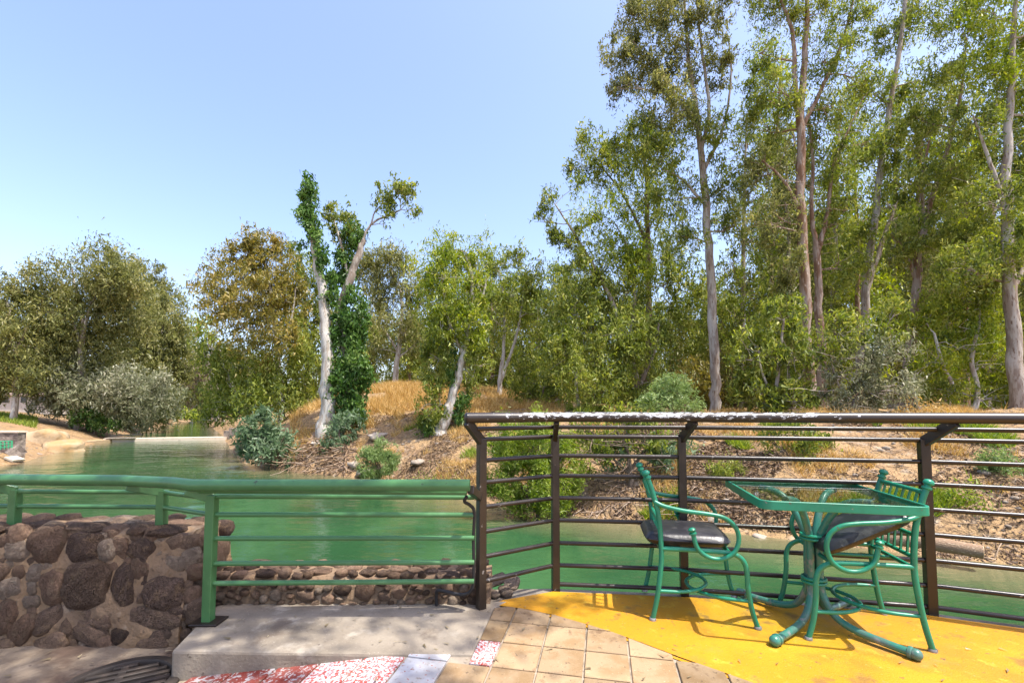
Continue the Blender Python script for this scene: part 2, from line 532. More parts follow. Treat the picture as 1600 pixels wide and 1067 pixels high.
def wob(a, b, n, amp, r):
    a = np.array(a); b = np.array(b)
    ln = np.linalg.norm(b - a)
    out = []
    off = r.normal(size=(3,)) * amp * ln
    for i in range(n + 1):
        t = i / n
        p_ = a + (b - a) * t + off * math.sin(math.pi * t) + (r.normal(size=3) * amp * .35 * ln if 0 < i < n else 0)
        out.append(p_)
    return out
TOTAL_LEAVES = 0
def plant(name, label, cat, base, stems, crowns, bark, seed, group=None, leafL=.17, hang=1.0, narrow=.30, stretch=1.6, twig_r=.017, limb_r=.05, sides=10, bare=0, puff_r=None, gap=-.12, trunk_name='trunk'):
    """stems: lists of (x,y,z,radius) in world; crowns: (part name, material, blobs)"""
    global TOTAL_LEAVES
    r = np.random.default_rng(seed)
    root = empty(name, base, 0, label, cat, group)
    off = np.array(base)
    mb = MB()
    spine = []
    for st in stems:
        arr = np.array(st, float)
        pts = catmull(arr[:, :3], 5) if len(arr) > 1 else arr[:, :3]
        rad = np.interp(np.linspace(0, len(arr) - 1, len(pts)), np.arange(len(arr)), arr[:, 3])
        pts = np.array(pts)
        jit = r.normal(size=pts.shape) * rad[:, None] * .16
        jit[0] = 0
        pts = pts + jit
        mb.tube([Vector(p_ - off) for p_ in pts], list(np.maximum(rad, .008)), sides)
        spine.append(np.concatenate([pts, rad[:, None]], 1))
    SP = np.concatenate(spine) if spine else np.array([[base[0], base[1], base[2], .03]])
    parts = []
    for pname, m_, blobs in crowns:
        v, q, tint, puffs = fill_blobs(blobs, leafL, r, hang, narrow=narrow, stretch=stretch, puff_r=puff_r, gap=-.75 if pname == 'ivy' else gap)
        TOTAL_LEAVES += len(q)
        o = link_mesh(pname, mesh_np(pname, v - off, q, [m_], tint), root)
        parts.append(o)
        if pname == 'ivy': continue
        for c, pc, pr in puffs:
            dd = np.linalg.norm(SP[:, :3] - c, axis=1) + 1.2 * np.maximum(0, SP[:, 2] - c[2] + .2)
            k = int(np.argmin(dd))
            s0 = SP[k]
            rl = min(limb_r, max(.012, s0[3] * .55))
            path = wob(s0[:3], c, 4, .07, r)
            mb.tube([Vector(p_ - off) for p_ in path], list(np.linspace(rl, rl * .45, len(path))), 5, caps=False)
            for j in range(0, len(pc), max(1, len(pc) // 22)):
                bp = path[r.integers(2, 5)]
                tp = wob(bp, pc[j], 3, .08, r)
                mb.tube([Vector(p_ - off) for p_ in tp], list(np.linspace(min(twig_r, rl * .5), twig_r * .4, len(tp))), 4, caps=False)
    for _ in range(bare):
        s0 = SP[r.integers(0, len(SP))]
        e = s0[:3] + np.array([r.normal() * 1.1, r.normal() * .8, r.uniform(-.5, .9)])
        path = wob(s0[:3], e, 4, .1, r)
        mb.tube([Vector(p_ - off) for p_ in path], list(np.linspace(.016, .005, 5)), 4, caps=False)
    if mb.v:
        mb.build(trunk_name, bark, root)
    return root

def px_stem(Y, pts, dy=0.0):
    """pts: (u, v, width px[, depth offset])"""
    out = []
    for p_ in pts:
        yy = Y + (p_[3] if len(p_) > 3 else 0) + dy
        q = D(p_[0], p_[1], yy)
        out.append((q.x, q.y, q.z, p_[2] * yy / FPX * .5))
    return out
def px_blobs(Y, bl, seed, depth=1.0, kmul=1.0):
    r = np.random.default_rng(seed)
    out = []
    for b in bl:
        u, v, ru, rv = b[:4]
        K = (b[4] if len(b) > 4 else 1.5) * kmul
        yy = Y + r.uniform(-.5, .5) * ru * Y / FPX * depth
        q = D(u, v, yy)
        out.append((tuple(q), (ru * yy / FPX, max(.25, ru * yy / FPX * .85 * depth), rv * yy / FPX), K))
    return out
def tree(name, label, Y, stems, crowns, bark, seed, cat='tree', group=None, kmul=1.0, root_px=None, **kw):
    st = [px_stem(Y, s) for s in stems]
    b = st[0][0]
    gz_ = ground(b[0], b[1])
    base = (b[0], b[1], gz_)
    # carry the first stem down to the soil with a flared foot
    r0 = b[3]
    st[0] = [(b[0], b[1], gz_ - .25, r0 * 1.45), (b[0], b[1], min(gz_ + .25, b[2] + .3), r0 * 1.12)] + [s for s in st[0][1:] if s[2] > gz_ + .5]
    for i in range(1, len(st)):
        s = st[i][0]
        d_ = min(np.linalg.norm(np.array(s[:3]) - np.array(q[:3])) for q in st[0])
    cr = [(n, M[m_], px_blobs(Y, bl, seed + 11, kmul=kmul)) for n, m_, bl in crowns]
    kw.setdefault('leafL', max(.15, (.0072 if Y > 35 else .0082) * Y))
    kw.setdefault('gap', -.35 if cat == 'shrub' else (-.40 if Y > 35 else -.12))
    return plant(name, label, cat, base, st, cr, M[bark], seed, group, **kw)
# ================================================================== TREES ON THE FAR SIDE
LB = 'eucalyptus trees on the opposite sandy bank'
tree('eucalyptus_tree', 'broad olive brown eucalyptus with forked pale trunk above the sandy bank', 44,
     [[(120, 655, 8), (124, 600, 7), (127, 545, 7), (131, 510, 6)], [(131, 512, 5), (148, 460, 4), (160, 425, 3)], [(127, 540, 5), (108, 490, 3), (90, 465, 2)], [(131, 512, 4), (118, 450, 3), (112, 420, 2)]],
     [('crown', 'leaf_olive', [(92, 452, 46, 38, 1.7), (150, 418, 44, 32, 1.8), (186, 436, 38, 38, 1.8), (128, 492, 60, 46, 2), (62, 500, 42, 44, 2), (196, 486, 48, 42, 2), (84, 552, 48, 46, 2.2), (145, 550, 50, 45, 2)])], 'bark_pale', 11)
tree('eucalyptus_tree', 'round topped olive eucalyptus leaning over the upstream water', 58,
     [[(200, 664, 8), (210, 620, 8), (218, 540, 6), (222, 480, 4)], [(220, 560, 4), (252, 500, 3), (262, 460, 2)]],
     [('crown', 'leaf_olive', [(218, 450, 32, 34, 1.8), (212, 520, 48, 56, 2.2), (256, 512, 38, 52, 2), (238, 590, 46, 52, 2.4), (276, 556, 30, 46, 2), (188, 585, 44, 50, 2.2), (258, 456, 20, 22, 1.4), (240, 425, 16, 18, .8), (215, 640, 34, 24, 2.2), (250, 636, 26, 26, 2.2)])], 'bark_pale', 12)
tree('eucalyptus_tree', 'grey green eucalyptus behind the stone jetty at the sandy bank', 41,
     [[(22, 640, 8), (24, 580, 7), (20, 520, 6), (10, 470, 4)], [(22, 560, 4), (42, 510, 3)]],
     [('crown', 'leaf_olive', [(-8, 462, 34, 36, 1.8), (18, 535, 48, 46, 2), (-38, 520, 50, 62, 2), (46, 578, 38, 32, 1.8), (-20, 590, 40, 34, 2)])], 'bark_pale', 13)
tree('willow_shrub', 'silvery grey willow thicket hanging over the sandy bank', 45,
     [[(138, 662, 5), (138, 620, 4), (128, 590, 3)], [(138, 655, 4), (170, 615, 3), (195, 585, 2)]],
     [('crown', 'leaf_grey', [(112, 596, 50, 38, 2.2), (70, 592, 34, 28, 1.8), (152, 618, 46, 30, 2.2), (202, 612, 44, 40, 2.2), (245, 622, 34, 34, 2), (100, 636, 40, 16, 2), (160, 646, 40, 16, 2.2), (205, 648, 34, 18, 2.2)])], 'bark_dark', 14, cat='shrub')
tree('reed_shrub', 'dark green reedy shrub at the water behind the pale weir', 44.5,
     [[(148, 674, 3), (158, 655, 2), (155, 640, 1)]], [('crown', 'leaf_ivy', [(152, 652, 26, 16, 2.2), (172, 662, 22, 12, 2), (128, 652, 20, 14, 1.8)])], 'bark_dark', 15, cat='shrub', hang=-.6)
tree('yellow_green_tree', 'small yellow green tree in the gap above the upstream river', 70,
     [[(350, 655, 3), (338, 600, 3), (316, 548, 2), (294, 526, 1.5)], [(330, 580, 2), (322, 545, 2), (318, 515, 1)]],
     [('crown', 'leaf_bright', [(284, 524, 22, 18, 1.7), (312, 508, 18, 16, 1.5), (300, 545, 20, 18, 1.2), (330, 530, 14, 16, 1)])], 'bark_pale', 16)
tree('dry_tree', 'bare looking greyish brown tree beside the upstream water', 88,
     [[(340, 648, 4), (330, 600, 3), (320, 560, 2)]], [('crown', 'leaf_dry', [(318, 575, 28, 34, 1.6), (335, 600, 20, 26, 1.4), (300, 605, 18, 24, 1.4)])], 'bark_pale', 17, bare=14)
tree('bank_shrub', 'light green shrub at the bend of the upstream river', 106,
     [[(276, 656, 3), (283, 648, 2), (282, 640, 1)]], [('crown', 'leaf_bright', [(280, 645, 16, 11, 2), (298, 648, 14, 9, 1.6)])], 'bark_dark', 18, cat='shrub')
tree('bank_shrub', 'pale brownish shrub under the tall trees at the river bend', 92,
     [[(250, 656, 3), (257, 645, 2), (256, 630, 1)]], [('crown', 'leaf_dry', [(254, 640, 14, 16, 1.8)]), ('crown', 'leaf_olive', [(268, 615, 22, 30, 2)])], 'bark_dark', 19, cat='shrub')
for i, (u, Yd, top, wd) in enumerate([(352, 95, 560, 40), (300, 138, 570, 44), (256, 112, 560, 44), (40, 62, 520, 60), (-60, 58, 480, 70), (395, 80, 540, 45)]):
    h_ = 640 - top
    tree('distant_tree', 'hazy olive tree far upstream behind the river bend', Yd,
         [[(u, 642, 4), (u + 3, 642 - h_ * .5, 3), (u, top + 25, 2)]],
         [('crown', 'leaf_olive', [(u - wd * .3, top + h_ * .35, wd * .55, h_ * .33, 2), (u + wd * .35, top + h_ * .45, wd * .55, h_ * .33, 2), (u, top + h_ * .72, wd * .7, h_ * .28, 2)])], 'bark_pale', 30 + i, group='distant trees upstream')

# --- the point where the river bends
tree('eucalyptus_tree', 'tall golden olive eucalyptus with thin white trunk at the river bend', 29,
     [[(440, 672, 10), (438, 610, 8), (433, 540, 7), (426, 480, 5), (416, 420, 3), (405, 385, 2)], [(433, 545, 4), (415, 500, 3), (392, 478, 2)], [(436, 560, 4), (455, 500, 3), (462, 450, 2)], [(392, 660, 6), (372, 620, 5), (350, 575, 4), (330, 540, 3)]],
     [('crown', 'leaf_gold', [(402, 384, 34, 26, 1.7), (366, 416, 42, 32, 1.8), (432, 416, 38, 36, 1.8), (388, 456, 62, 42, 1.9), (344, 474, 34, 36, 1.6), (440, 474, 44, 46, 1.8), (324, 442, 22, 20, 1.1), (398, 520, 62, 40, 1.7)]),
      ('crown', 'leaf_green', [(390, 575, 66, 42, 1.9), (456, 560, 32, 58, 1.9), (366, 612, 44, 38, 2), (420, 625, 50, 36, 2.1), (345, 642, 28, 22, 1.8), (470, 620, 20, 40, 1.6)])], 'bark_white', 41, bare=16)
tree('eucalyptus_tree', 'dark green eucalyptus directly behind the ivy clad trunk', 34,
     [[(478, 640, 8), (480, 560, 7), (476, 480, 5), (478, 430, 3)]],
     [('crown', 'leaf_green', [(476, 428, 28, 32, 1.9), (500, 480, 30, 50, 1.8), (470, 500, 30, 50, 1.8), (485, 570, 34, 50, 1.8), (455, 395, 16, 16, 1)])], 'bark_pale', 42)
ivy_stem = [[(508, 702, 25), (511, 640, 22), (511, 560, 18), (508, 500, 16), (500, 430, 14), (491, 380, 12), (485, 335, 9), (483, 300, 5)]]
tree('ivy_clad_tree', 'lopped tall white trunk with ivy sleeves and green tuft on top', 23, ivy_stem,
     [('ivy', 'leaf_ivy', [(484, 298, 14, 16, 3.2), (484, 325, 15, 24, 3.2), (491, 362, 12, 24, 2.6), (478, 392, 12, 14, 1.4), (505, 410, 10, 34, 1.8), (519, 460, 9, 40, 2.2), (522, 540, 9, 46, 2.4), (520, 600, 8, 40, 2)])], 'bark_white', 43, leafL=.20, narrow=.42)
tree('ivy_clad_tree', 'lopped leaning trunk wrapped in ivy with one arching branch', 23.6,
     [[(545, 694, 15.8), (545, 620, 14.4), (538, 550, 13.7), (533, 492, 13.7), (546, 440, 13.0), (560, 398, 10.8), (568, 374, 7.9)], [(567, 380, 4.3), (572, 362, 3.6), (586, 346, 3.2), (606, 337, 2.9), (626, 328, 2.2)], [(580, 352, 2.9), (584, 335, 2.2), (594, 322, 1.4)], [(545, 440, 4.3), (535, 390, 3.6), (522, 345, 2.2)]],
     [('ivy', 'leaf_ivy', [(540, 412, 20, 34, 2.2), (536, 450, 16, 26, 1.8), (552, 505, 20, 56, 3.2), (550, 590, 25, 66, 3.4), (546, 655, 28, 34, 3), (552, 370, 18, 26, 2)]),
      ('crown', 'leaf_green', [(522, 340, 18, 20, 1.8), (540, 362, 24, 28, 1.8), (598, 312, 18, 20, 1.5), (616, 296, 22, 14, 1.7), (638, 306, 18, 18, 1.6), (645, 328, 14, 14, 1.2), (612, 335, 12, 14, .9), (600, 350, 6, 10, .8)])], 'bark_pale', 44, leafL=.20, narrow=.40)
tree('leafy_shrub', 'blue green shrub growing at the foot of the ivy trunks', 22,
     [[(528, 694, 4), (530, 680, 3), (530, 668, 2)]], [('crown', 'leaf_blue', [(532, 678, 26, 22, 2.4), (512, 694, 12, 14, 1.6), (545, 660, 18, 18, 2)])], 'bark_dark', 45, cat='shrub', leafL=.2, narrow=.4)
tree('leafy_shrub', 'blue green oleander like shrub drooping over the driftwood log', 22.6,
     [[(432, 716, 4), (420, 700, 3), (408, 680, 2)], [(432, 716, 4), (440, 690, 3), (450, 675, 2)]],
     [('crown', 'leaf_blue', [(402, 676, 34, 24, 2.2), (428, 700, 38, 24, 2.4), (392, 704, 22, 18, 2), (452, 716, 22, 16, 1.8), (420, 655, 24, 18, 1.6)])], 'bark_dark', 46, cat='shrub', leafL=.24, narrow=.34, hang=.5)
tree('conical_shrub', 'small feathery pale green bush on the dry bank', 17.8,
     [[(590, 742, 3), (590, 728, 2), (590, 712, 1.5)]], [('crown', 'leaf_sage', [(590, 728, 27, 18, 2.8), (598, 706, 13, 22, 2.4), (574, 712, 14, 16, 2.2), (613, 712, 11, 20, 2.2), (590, 742, 22, 10, 2.4)])], 'bark_dark', 47, cat='shrub', leafL=.12, hang=-.9, narrow=.2, puff_r=.14)

# --- grove behind the golden grass
tree('eucalyptus_tree', 'white limbed eucalyptus behind the golden grass', 42,
     [[(616, 618, 9), (620, 570, 8), (626, 520, 6), (628, 478, 4), (622, 440, 3)], [(622, 550, 4), (600, 515, 3), (578, 498, 2)], [(625, 535, 4), (645, 495, 3), (660, 470, 2)], [(621, 560, 3), (640, 545, 2), (658, 528, 1.5)]],
     [('crown', 'leaf_olive', [(606, 412, 42, 24, 1.9), (642, 455, 36, 34, 1.5), (585, 462, 36, 42, 1.5), (620, 505, 46, 30, 1.2), (570, 415, 24, 24, 1.6), (600, 545, 30, 20, .9), (650, 540, 24, 20, .9)])], 'bark_white', 51, bare=18)
tree('eucalyptus_tree', 'bright green weeping eucalyptus on a leaning pale trunk', 21,
     [[(688, 690, 20), (700, 645, 16), (712, 600, 13), (724, 555, 11), (734, 500, 9), (738, 440, 7), (728, 395, 4)], [(724, 555, 6), (700, 500, 5), (690, 440, 3)], [(734, 500, 5), (755, 460, 4), (760, 430, 2)]],
     [('crown', 'leaf_bright', [(692, 388, 34, 24, 1.5), (736, 398, 32, 28, 1.6), (700, 432, 46, 36, 1.7), (746, 440, 24, 40, 1.6), (690, 490, 40, 42, 1.6), (735, 500, 30, 48, 1.5), (664, 470, 18, 30, 1.1)]),
      ('crown', 'leaf_green', [(686, 560, 30, 50, 1.9), (742, 570, 22, 50, 1.5), (674, 630, 24, 46, 2), (700, 520, 36, 40, 1.4)]),
      ('ivy', 'leaf_ivy', [(668, 672, 18, 20, 2.2), (722, 650, 14, 34, 2), (706, 580, 10, 40, 1.2)])], 'bark_white', 52, stretch=1.9)
tree('eucalyptus_tree', 'slender white twin stem eucalyptus rising from the grass edge', 29,
     [[(779, 640, 8), (782, 595, 7), (787, 540, 5), (788, 490, 4), (784, 440, 3)], [(781, 600, 6), (795, 560, 5), (808, 520, 4), (815, 480, 3), (820, 440, 2)]],
     [('crown', 'leaf_green', [(782, 412, 32, 28, 1.6), (828, 432, 30, 26, 1.6), (800, 462, 40, 34, 1.4), (772, 500, 28, 34, 1.1), (836, 490, 34, 36, 1.3), (808, 395, 22, 16, 1.3)])], 'bark_white', 53, bare=8)
tree('eucalyptus_tree', 'wide bushy eucalyptus with long branch reaching toward open sky', 21.5,
     [[(1000, 650, 11), (996, 600, 10), (982, 540, 9), (960, 480, 7), (930, 420, 5), (900, 370, 4), (868, 320, 2)], [(982, 545, 6), (992, 470, 5), (985, 400, 3), (962, 350, 2)], [(996, 610, 7), (1022, 550, 5), (1030, 500, 3)], [(905, 640, 5), (900, 590, 5), (912, 540, 4)]],
     [('crown', 'leaf_bright', [(930, 338, 40, 28, 1.5), (962, 384, 46, 34, 1.6), (902, 290, 16, 24, 1.1), (1000, 420, 36, 34, 1.4)]),
      ('crown', 'leaf_green', [(856, 304, 15, 18, 1.1), (852, 348, 18, 26, 1.2), (888, 376, 22, 24, 1.4), (915, 420, 44, 36, 1.7), (975, 456, 54, 40, 1.9), (895, 480, 48, 40, 1.8), (940, 520, 56, 44, 1.9), (1005, 530, 50, 46, 1.9), (870, 550, 40, 44, 1.7), (925, 590, 62, 42, 2), (1000, 600, 48, 40, 2)])], 'bark_pale', 54, bare=10)

# --- tall grove above the railing
tree('tall_eucalyptus', 'tallest smooth pale straight trunk eucalyptus in the grove', 21,
     [[(1119, 668, 15.8), (1118, 600, 15.0), (1114, 500, 14.1), (1108, 400, 12.3), (1102, 310, 11.4), (1096, 240, 9.7), (1088, 170, 7.0), (1076, 90, 5.3), (1070, 10, 4.4), (1066, -70, 2.6)], [(1096, 240, 6.2), (1108, 170, 5.3), (1098, 90, 4.4), (1090, 10, 3.5), (1095, -50, 1.8)], [(1098, 270, 6.2), (1130, 200, 4.4), (1142, 120, 2.6), (1138, 60, 1.8)], [(1092, 205, 5.3), (1050, 140, 4.4), (1015, 95, 2.6), (985, 60, 1.8)], [(1102, 320, 5.3), (1065, 280, 3.5), (1035, 265, 1.8)]],
     [('crown', 'leaf_olive', [(995, 30, 38, 32, 1.82), (958, 84, 26, 26, 1.68), (1050, 20, 48, 38, 1.82), (1112, 20, 38, 40, 1.68), (1008, 104, 50, 38, 1.96), (1074, 95, 42, 40, 1.54), (1126, 100, 24, 44, 1.40), (1038, 172, 50, 38, 1.96), (972, 140, 22, 24, 1.54), (1030, -50, 60, 40, 1.82), (1110, -50, 45, 40, 1.82)]),
      ('crown', 'leaf_green', [(1078, 196, 40, 34, 1.40), (1120, 206, 30, 34, 1.26), (1034, 246, 44, 34, 1.54), (996, 220, 34, 42, 1.82), (1060, 310, 42, 36, 1.26), (1132, 292, 32, 42, 1.12), (1152, 350, 26, 36, 0.98), (1066, 370, 36, 36, 1.12)])], 'bark_pale', 61, bare=26)
tree('tall_eucalyptus', 'shadowy eucalyptus standing just behind the tallest pale trunk', 27,
     [[(1012, 640, 10), (1014, 500, 9), (1012, 380, 8), (1010, 280, 6), (1002, 210, 4)], [(1012, 380, 5), (970, 300, 3), (930, 250, 2)]],
     [('crown', 'leaf_green', [(928, 232, 32, 28, 1.5), (958, 268, 36, 34, 1.6), (1006, 310, 46, 50, 1.5), (1018, 390, 46, 50, 1.4), (1060, 440, 46, 46, 1.4), (904, 262, 20, 20, 1.3), (1066, 510, 44, 50, 1.6), (1000, 240, 36, 40, 1.2)])], 'bark_dark', 62)
tree('tall_eucalyptus', 'thick reddish peeling trunk eucalyptus with wide fork near the top', 18.5,
     [[(1268, 668, 19.2), (1263, 580, 16.8), (1257, 460, 16.0), (1253, 350, 14.4), (1250, 240, 12.8), (1253, 150, 10.4), (1259, 60, 8.0), (1262, -20, 5.6), (1264, -90, 3.2)], [(1251, 215, 8.0), (1242, 130, 7.2), (1238, 50, 5.6), (1220, 0, 4.0), (1205, -50, 2.4)], [(1254, 200, 7.2), (1288, 130, 5.6), (1316, 65, 4.0), (1334, 0, 2.4)], [(1252, 330, 5.6), (1222, 280, 4.0), (1190, 250, 2.4)]],
     [('crown', 'leaf_green', [(1206, 14, 32, 32, 1.4), (1268, 24, 40, 36, 1.3), (1332, 34, 34, 42, 1.3), (1186, 84, 26, 28, 1.1), (1284, 96, 40, 34, 1.3), (1176, 150, 30, 28, 1.3), (1220, 144, 36, 32, 1.3), (1302, 166, 38, 38, 1.1), (1200, 206, 42, 32, 1.3), (1342, 120, 28, 34, 1), (1240, -55, 60, 40, 1.4), (1330, -50, 50, 40, 1.4)]),
      ('crown', 'leaf_olive', [(1186, 276, 36, 42, 1.1), (1218, 340, 36, 42, 1.0), (1180, 350, 28, 40, .9), (1225, 420, 34, 36, 1.2)])], 'bark_red', 63, bare=24)
tree('tall_eucalyptus', 'brown forked eucalyptus close beside the thick reddish trunk', 19.6,
     [[(1288, 664, 14.0), (1284, 580, 13.3), (1279, 480, 11.7), (1276, 385, 10.1)], [(1276, 395, 7.8), (1268, 330, 6.2), (1270, 250, 4.7), (1262, 180, 3.1)], [(1277, 395, 7.8), (1294, 330, 6.2), (1302, 260, 4.7), (1330, 195, 3.1), (1350, 150, 1.6)]],
     [('crown', 'leaf_green', [(1312, 252, 36, 36, 1.1), (1332, 312, 34, 38, 1.1), (1302, 350, 36, 34, .9), (1354, 226, 30, 34, 1.0), (1268, 230, 26, 34, .9), (1320, 420, 40, 36, 1.2)])], 'bark_red', 64, bare=16)
tree('tall_eucalyptus', 'slim grey eucalyptus leaning away from the forked brown one', 22.5,
     [[(1344, 648, 11), (1346, 560, 11), (1352, 460, 11), (1363, 370, 10), (1377, 260, 9), (1395, 140, 7), (1412, 30, 6), (1420, -70, 4)], [(1354, 455, 8), (1376, 385, 7), (1400, 320, 4), (1420, 290, 2)]],
     [('crown', 'leaf_green', [(1398, 54, 42, 36, 1.3), (1436, 16, 38, 34, 1.3), (1368, 150, 32, 36, 1.1), (1428, 132, 38, 40, 1.2), (1388, 226, 38, 42, 1.2), (1338, 392, 32, 42, 1.1), (1390, 322, 34, 38, 1.1), (1420, -50, 60, 40, 1.4)])], 'bark_pale', 65, bare=16)
tree('tall_eucalyptus', 'crooked pale brown eucalyptus between the slim grey and speckled trunks', 19.8,
     [[(1410, 662, 15), (1416, 600, 13), (1424, 520, 12), (1432, 440, 11), (1442, 360, 9), (1462, 290, 7), (1486, 215, 5), (1502, 140, 4), (1510, 60, 2)], [(1433, 440, 6), (1412, 390, 5), (1392, 365, 3)], [(1445, 350, 5), (1440, 290, 4), (1452, 220, 3)]],
     [('crown', 'leaf_green', [(1458, 196, 38, 44, 1.3), (1490, 116, 42, 44, 1.3), (1440, 282, 42, 40, 1.3), (1500, 260, 42, 44, 1.3), (1424, 372, 46, 38, 1.3), (1484, 370, 42, 42, 1.3), (1500, 34, 40, 36, 1.3), (1530, -40, 60, 40, 1.4)])], 'bark_red', 66, bare=18)
tree('tall_eucalyptus', 'stout speckled grey eucalyptus trunk nearest to the river bank', 17.2,
     [[(1594, 668, 23.4), (1588, 600, 20.3), (1581, 500, 17.2), (1575, 400, 15.6), (1572, 310, 13.3), (1575, 220, 10.9), (1581, 120, 8.6), (1586, 20, 6.2), (1590, -80, 3.9)], [(1574, 340, 7.8), (1556, 280, 6.2), (1536, 225, 3.9), (1520, 180, 2.3)], [(1580, 460, 6.2), (1606, 400, 5.5), (1622, 330, 3.9)]],
     [('crown', 'leaf_bright', [(1558, 26, 46, 40, 1.3), (1602, 56, 42, 46, 1.3), (1538, 106, 42, 36, 1.2), (1590, 146, 46, 44, 1.2), (1600, -50, 70, 40, 1.4)]),
      ('crown', 'leaf_green', [(1528, 184, 34, 32, 1.2), (1568, 250, 54, 42, 1.3), (1540, 322, 46, 38, 1.3), (1612, 322, 36, 52, 1.3), (1568, 400, 54, 40, 1.2), (1640, 180, 50, 60, 1.2), (1510, 420, 40, 40, 1.3)])], 'bark_pale', 67, bare=22)
tree('tall_eucalyptus', 'outermost grove eucalyptus past the speckled grey trunk', 18,
     [[(1735, 668, 24), (1728, 500, 20), (1722, 330, 16), (1730, 160, 12), (1735, 0, 8), (1738, -90, 4)]],
     [('crown', 'leaf_green', [(1700, 60, 60, 60, 1.3), (1760, 120, 60, 60, 1.3), (1690, 220, 60, 60, 1.2), (1750, 300, 60, 60, 1.2), (1730, -40, 80, 50, 1.3), (1700, 400, 60, 60, 1.2)])], 'bark_pale', 68)
# --- understorey in the grove
tree('understorey_tree', 'dense leafy young tree in front of the reddish trunks', 17,
     [[(1215, 672, 7), (1212, 620, 6), (1218, 560, 5), (1225, 500, 3)], [(1213, 630, 4), (1190, 580, 3), (1185, 545, 2)], [(1214, 620, 4), (1250, 590, 3), (1262, 560, 2)]],
     [('crown', 'leaf_green', [(1222, 500, 36, 40, 1.7), (1200, 556, 44, 42, 1.9), (1242, 560, 34, 42, 1.7), (1180, 610, 40, 32, 2), (1230, 625, 46, 32, 2), (1165, 560, 22, 36, 1.3)])], 'bark_pale', 71, leafL=.19)
tree('understorey_tree', 'grey green spreading shrub with tangled bare twigs between brown trunks', 16.4,
     [[(1330, 668, 6), (1332, 630, 5), (1345, 590, 4), (1365, 550, 3)], [(1332, 640, 4), (1310, 600, 3), (1300, 570, 2)]],
     [('crown', 'leaf_grey', [(1330, 582, 40, 26, 1.5), (1372, 556, 40, 28, 1.4), (1320, 625, 50, 24, 1.7), (1382, 610, 40, 28, 1.7)]), ('crown', 'leaf_green', [(1310, 520, 36, 36, 1.2), (1390, 500, 30, 40, 1.3)])], 'bark_pale', 72, bare=40)
tree('understorey_tree', 'yellow green young tree with crooked white stems near speckled trunk', 18.2,
     [[(1520, 660, 8), (1528, 610, 6), (1518, 560, 6), (1530, 500, 4), (1522, 440, 3)], [(1445, 660, 7), (1432, 625, 5), (1425, 590, 4)], [(1488, 600, 5), (1470, 560, 5), (1460, 520, 3)]],
     [('crown', 'leaf_bright', [(1540, 500, 48, 36, 1.5), (1498, 540, 42, 36, 1.5), (1556, 572, 44, 34, 1.5), (1456, 490, 36, 40, 1.4), (1452, 566, 34, 32, 1.3)]), ('crown', 'leaf_green', [(1500, 470, 40, 36, 1.4), (1480, 610, 40, 26, 1.2), (1570, 620, 36, 26, 1.2)])], 'bark_white', 73, bare=40)
tree('understorey_tree', 'dark yellowish undergrowth bush behind the tallest pale trunk', 27,
     [[(1150, 650, 6), (1148, 620, 5), (1140, 590, 3)]], [('crown', 'leaf_gold', [(1080, 590, 36, 34, 1.8), (1160, 588, 40, 36, 1.8), (1120, 610, 40, 24, 1.8)])], 'bark_dark', 74)
tree('tamarisk_shrub', 'feathery light green tamarisk above the brown handrail', 16.6,
     [[(1052, 668, 5), (1050, 640, 4), (1048, 610, 3)]], [('crown', 'leaf_sage', [(1052, 608, 34, 24, 1.9), (1030, 632, 36, 18, 2.2), (1080, 630, 24, 18, 1.8)])], 'bark_dark', 75, cat='shrub', leafL=.14, hang=.2, narrow=.22)
tree('thicket_shrub', 'light green thicket at the foot of the white twin stems', 26,
     [[(840, 648, 5), (842, 628, 4), (850, 605, 3)]], [('crown', 'leaf_green', [(830, 608, 36, 24, 1.8), (870, 600, 34, 28, 1.8), (850, 628, 44, 14, 2), (812, 580, 24, 22, 1.2)])], 'bark_pale', 76, cat='shrub', bare=20)
# --- generic trees closing the grove
rb = np.random.default_rng(99)
for i in range(27):
    u = 545 + i * 42 + rb.uniform(-12, 12)
    Yd = rb.uniform(36, 50)
    if u < 670: top, Yd = rb.uniform(455, 500), rb.uniform(52, 62)
    elif u < 870: top = rb.uniform(405, 460)
    elif u < 1180: top = rb.uniform(400, 470)
    else: top = rb.uniform(290, 380)
    h_ = 640 - top
    wd = rb.uniform(36, 52)
    low = 1.9 if u > 670 else .5
    tree('grove_tree', ['slim olive crowned eucalyptus with reddish trunk deep inside the crowded grove', 'slim green crowned eucalyptus with pale trunk deep inside the crowded grove', 'slim green crowned eucalyptus with reddish trunk deep inside the crowded grove'][i % 3], Yd,
         [[(u, 645, rb.uniform(6, 9)), (u + rb.uniform(-6, 6), 640 - h_ * .45, 6), (u + rb.uniform(-10, 10), top + 20, 3)]],
         [('crown', ['leaf_olive', 'leaf_green', 'leaf_green'][i % 3], [(u - wd * .35, top + h_ * .20, wd * .6, h_ * .18, 1.6), (u + wd * .35, top + h_ * .30, wd * .6, h_ * .2, 1.6), (u - wd * .2, top + h_ * .5, wd * .75, h_ * .18, 1.8), (u + wd * .2, top + h_ * .7, wd * .75, h_ * .17, low), (u, top + h_ * .88, wd * .8, h_ * .12, low)])],
         ['bark_red', 'bark_pale', 'bark_red'][i % 3], 200 + i, group=['olive reddish trees deep in the grove', 'green pale trees deep in the grove', 'green reddish trees deep in the grove'][i % 3], kmul=.85)
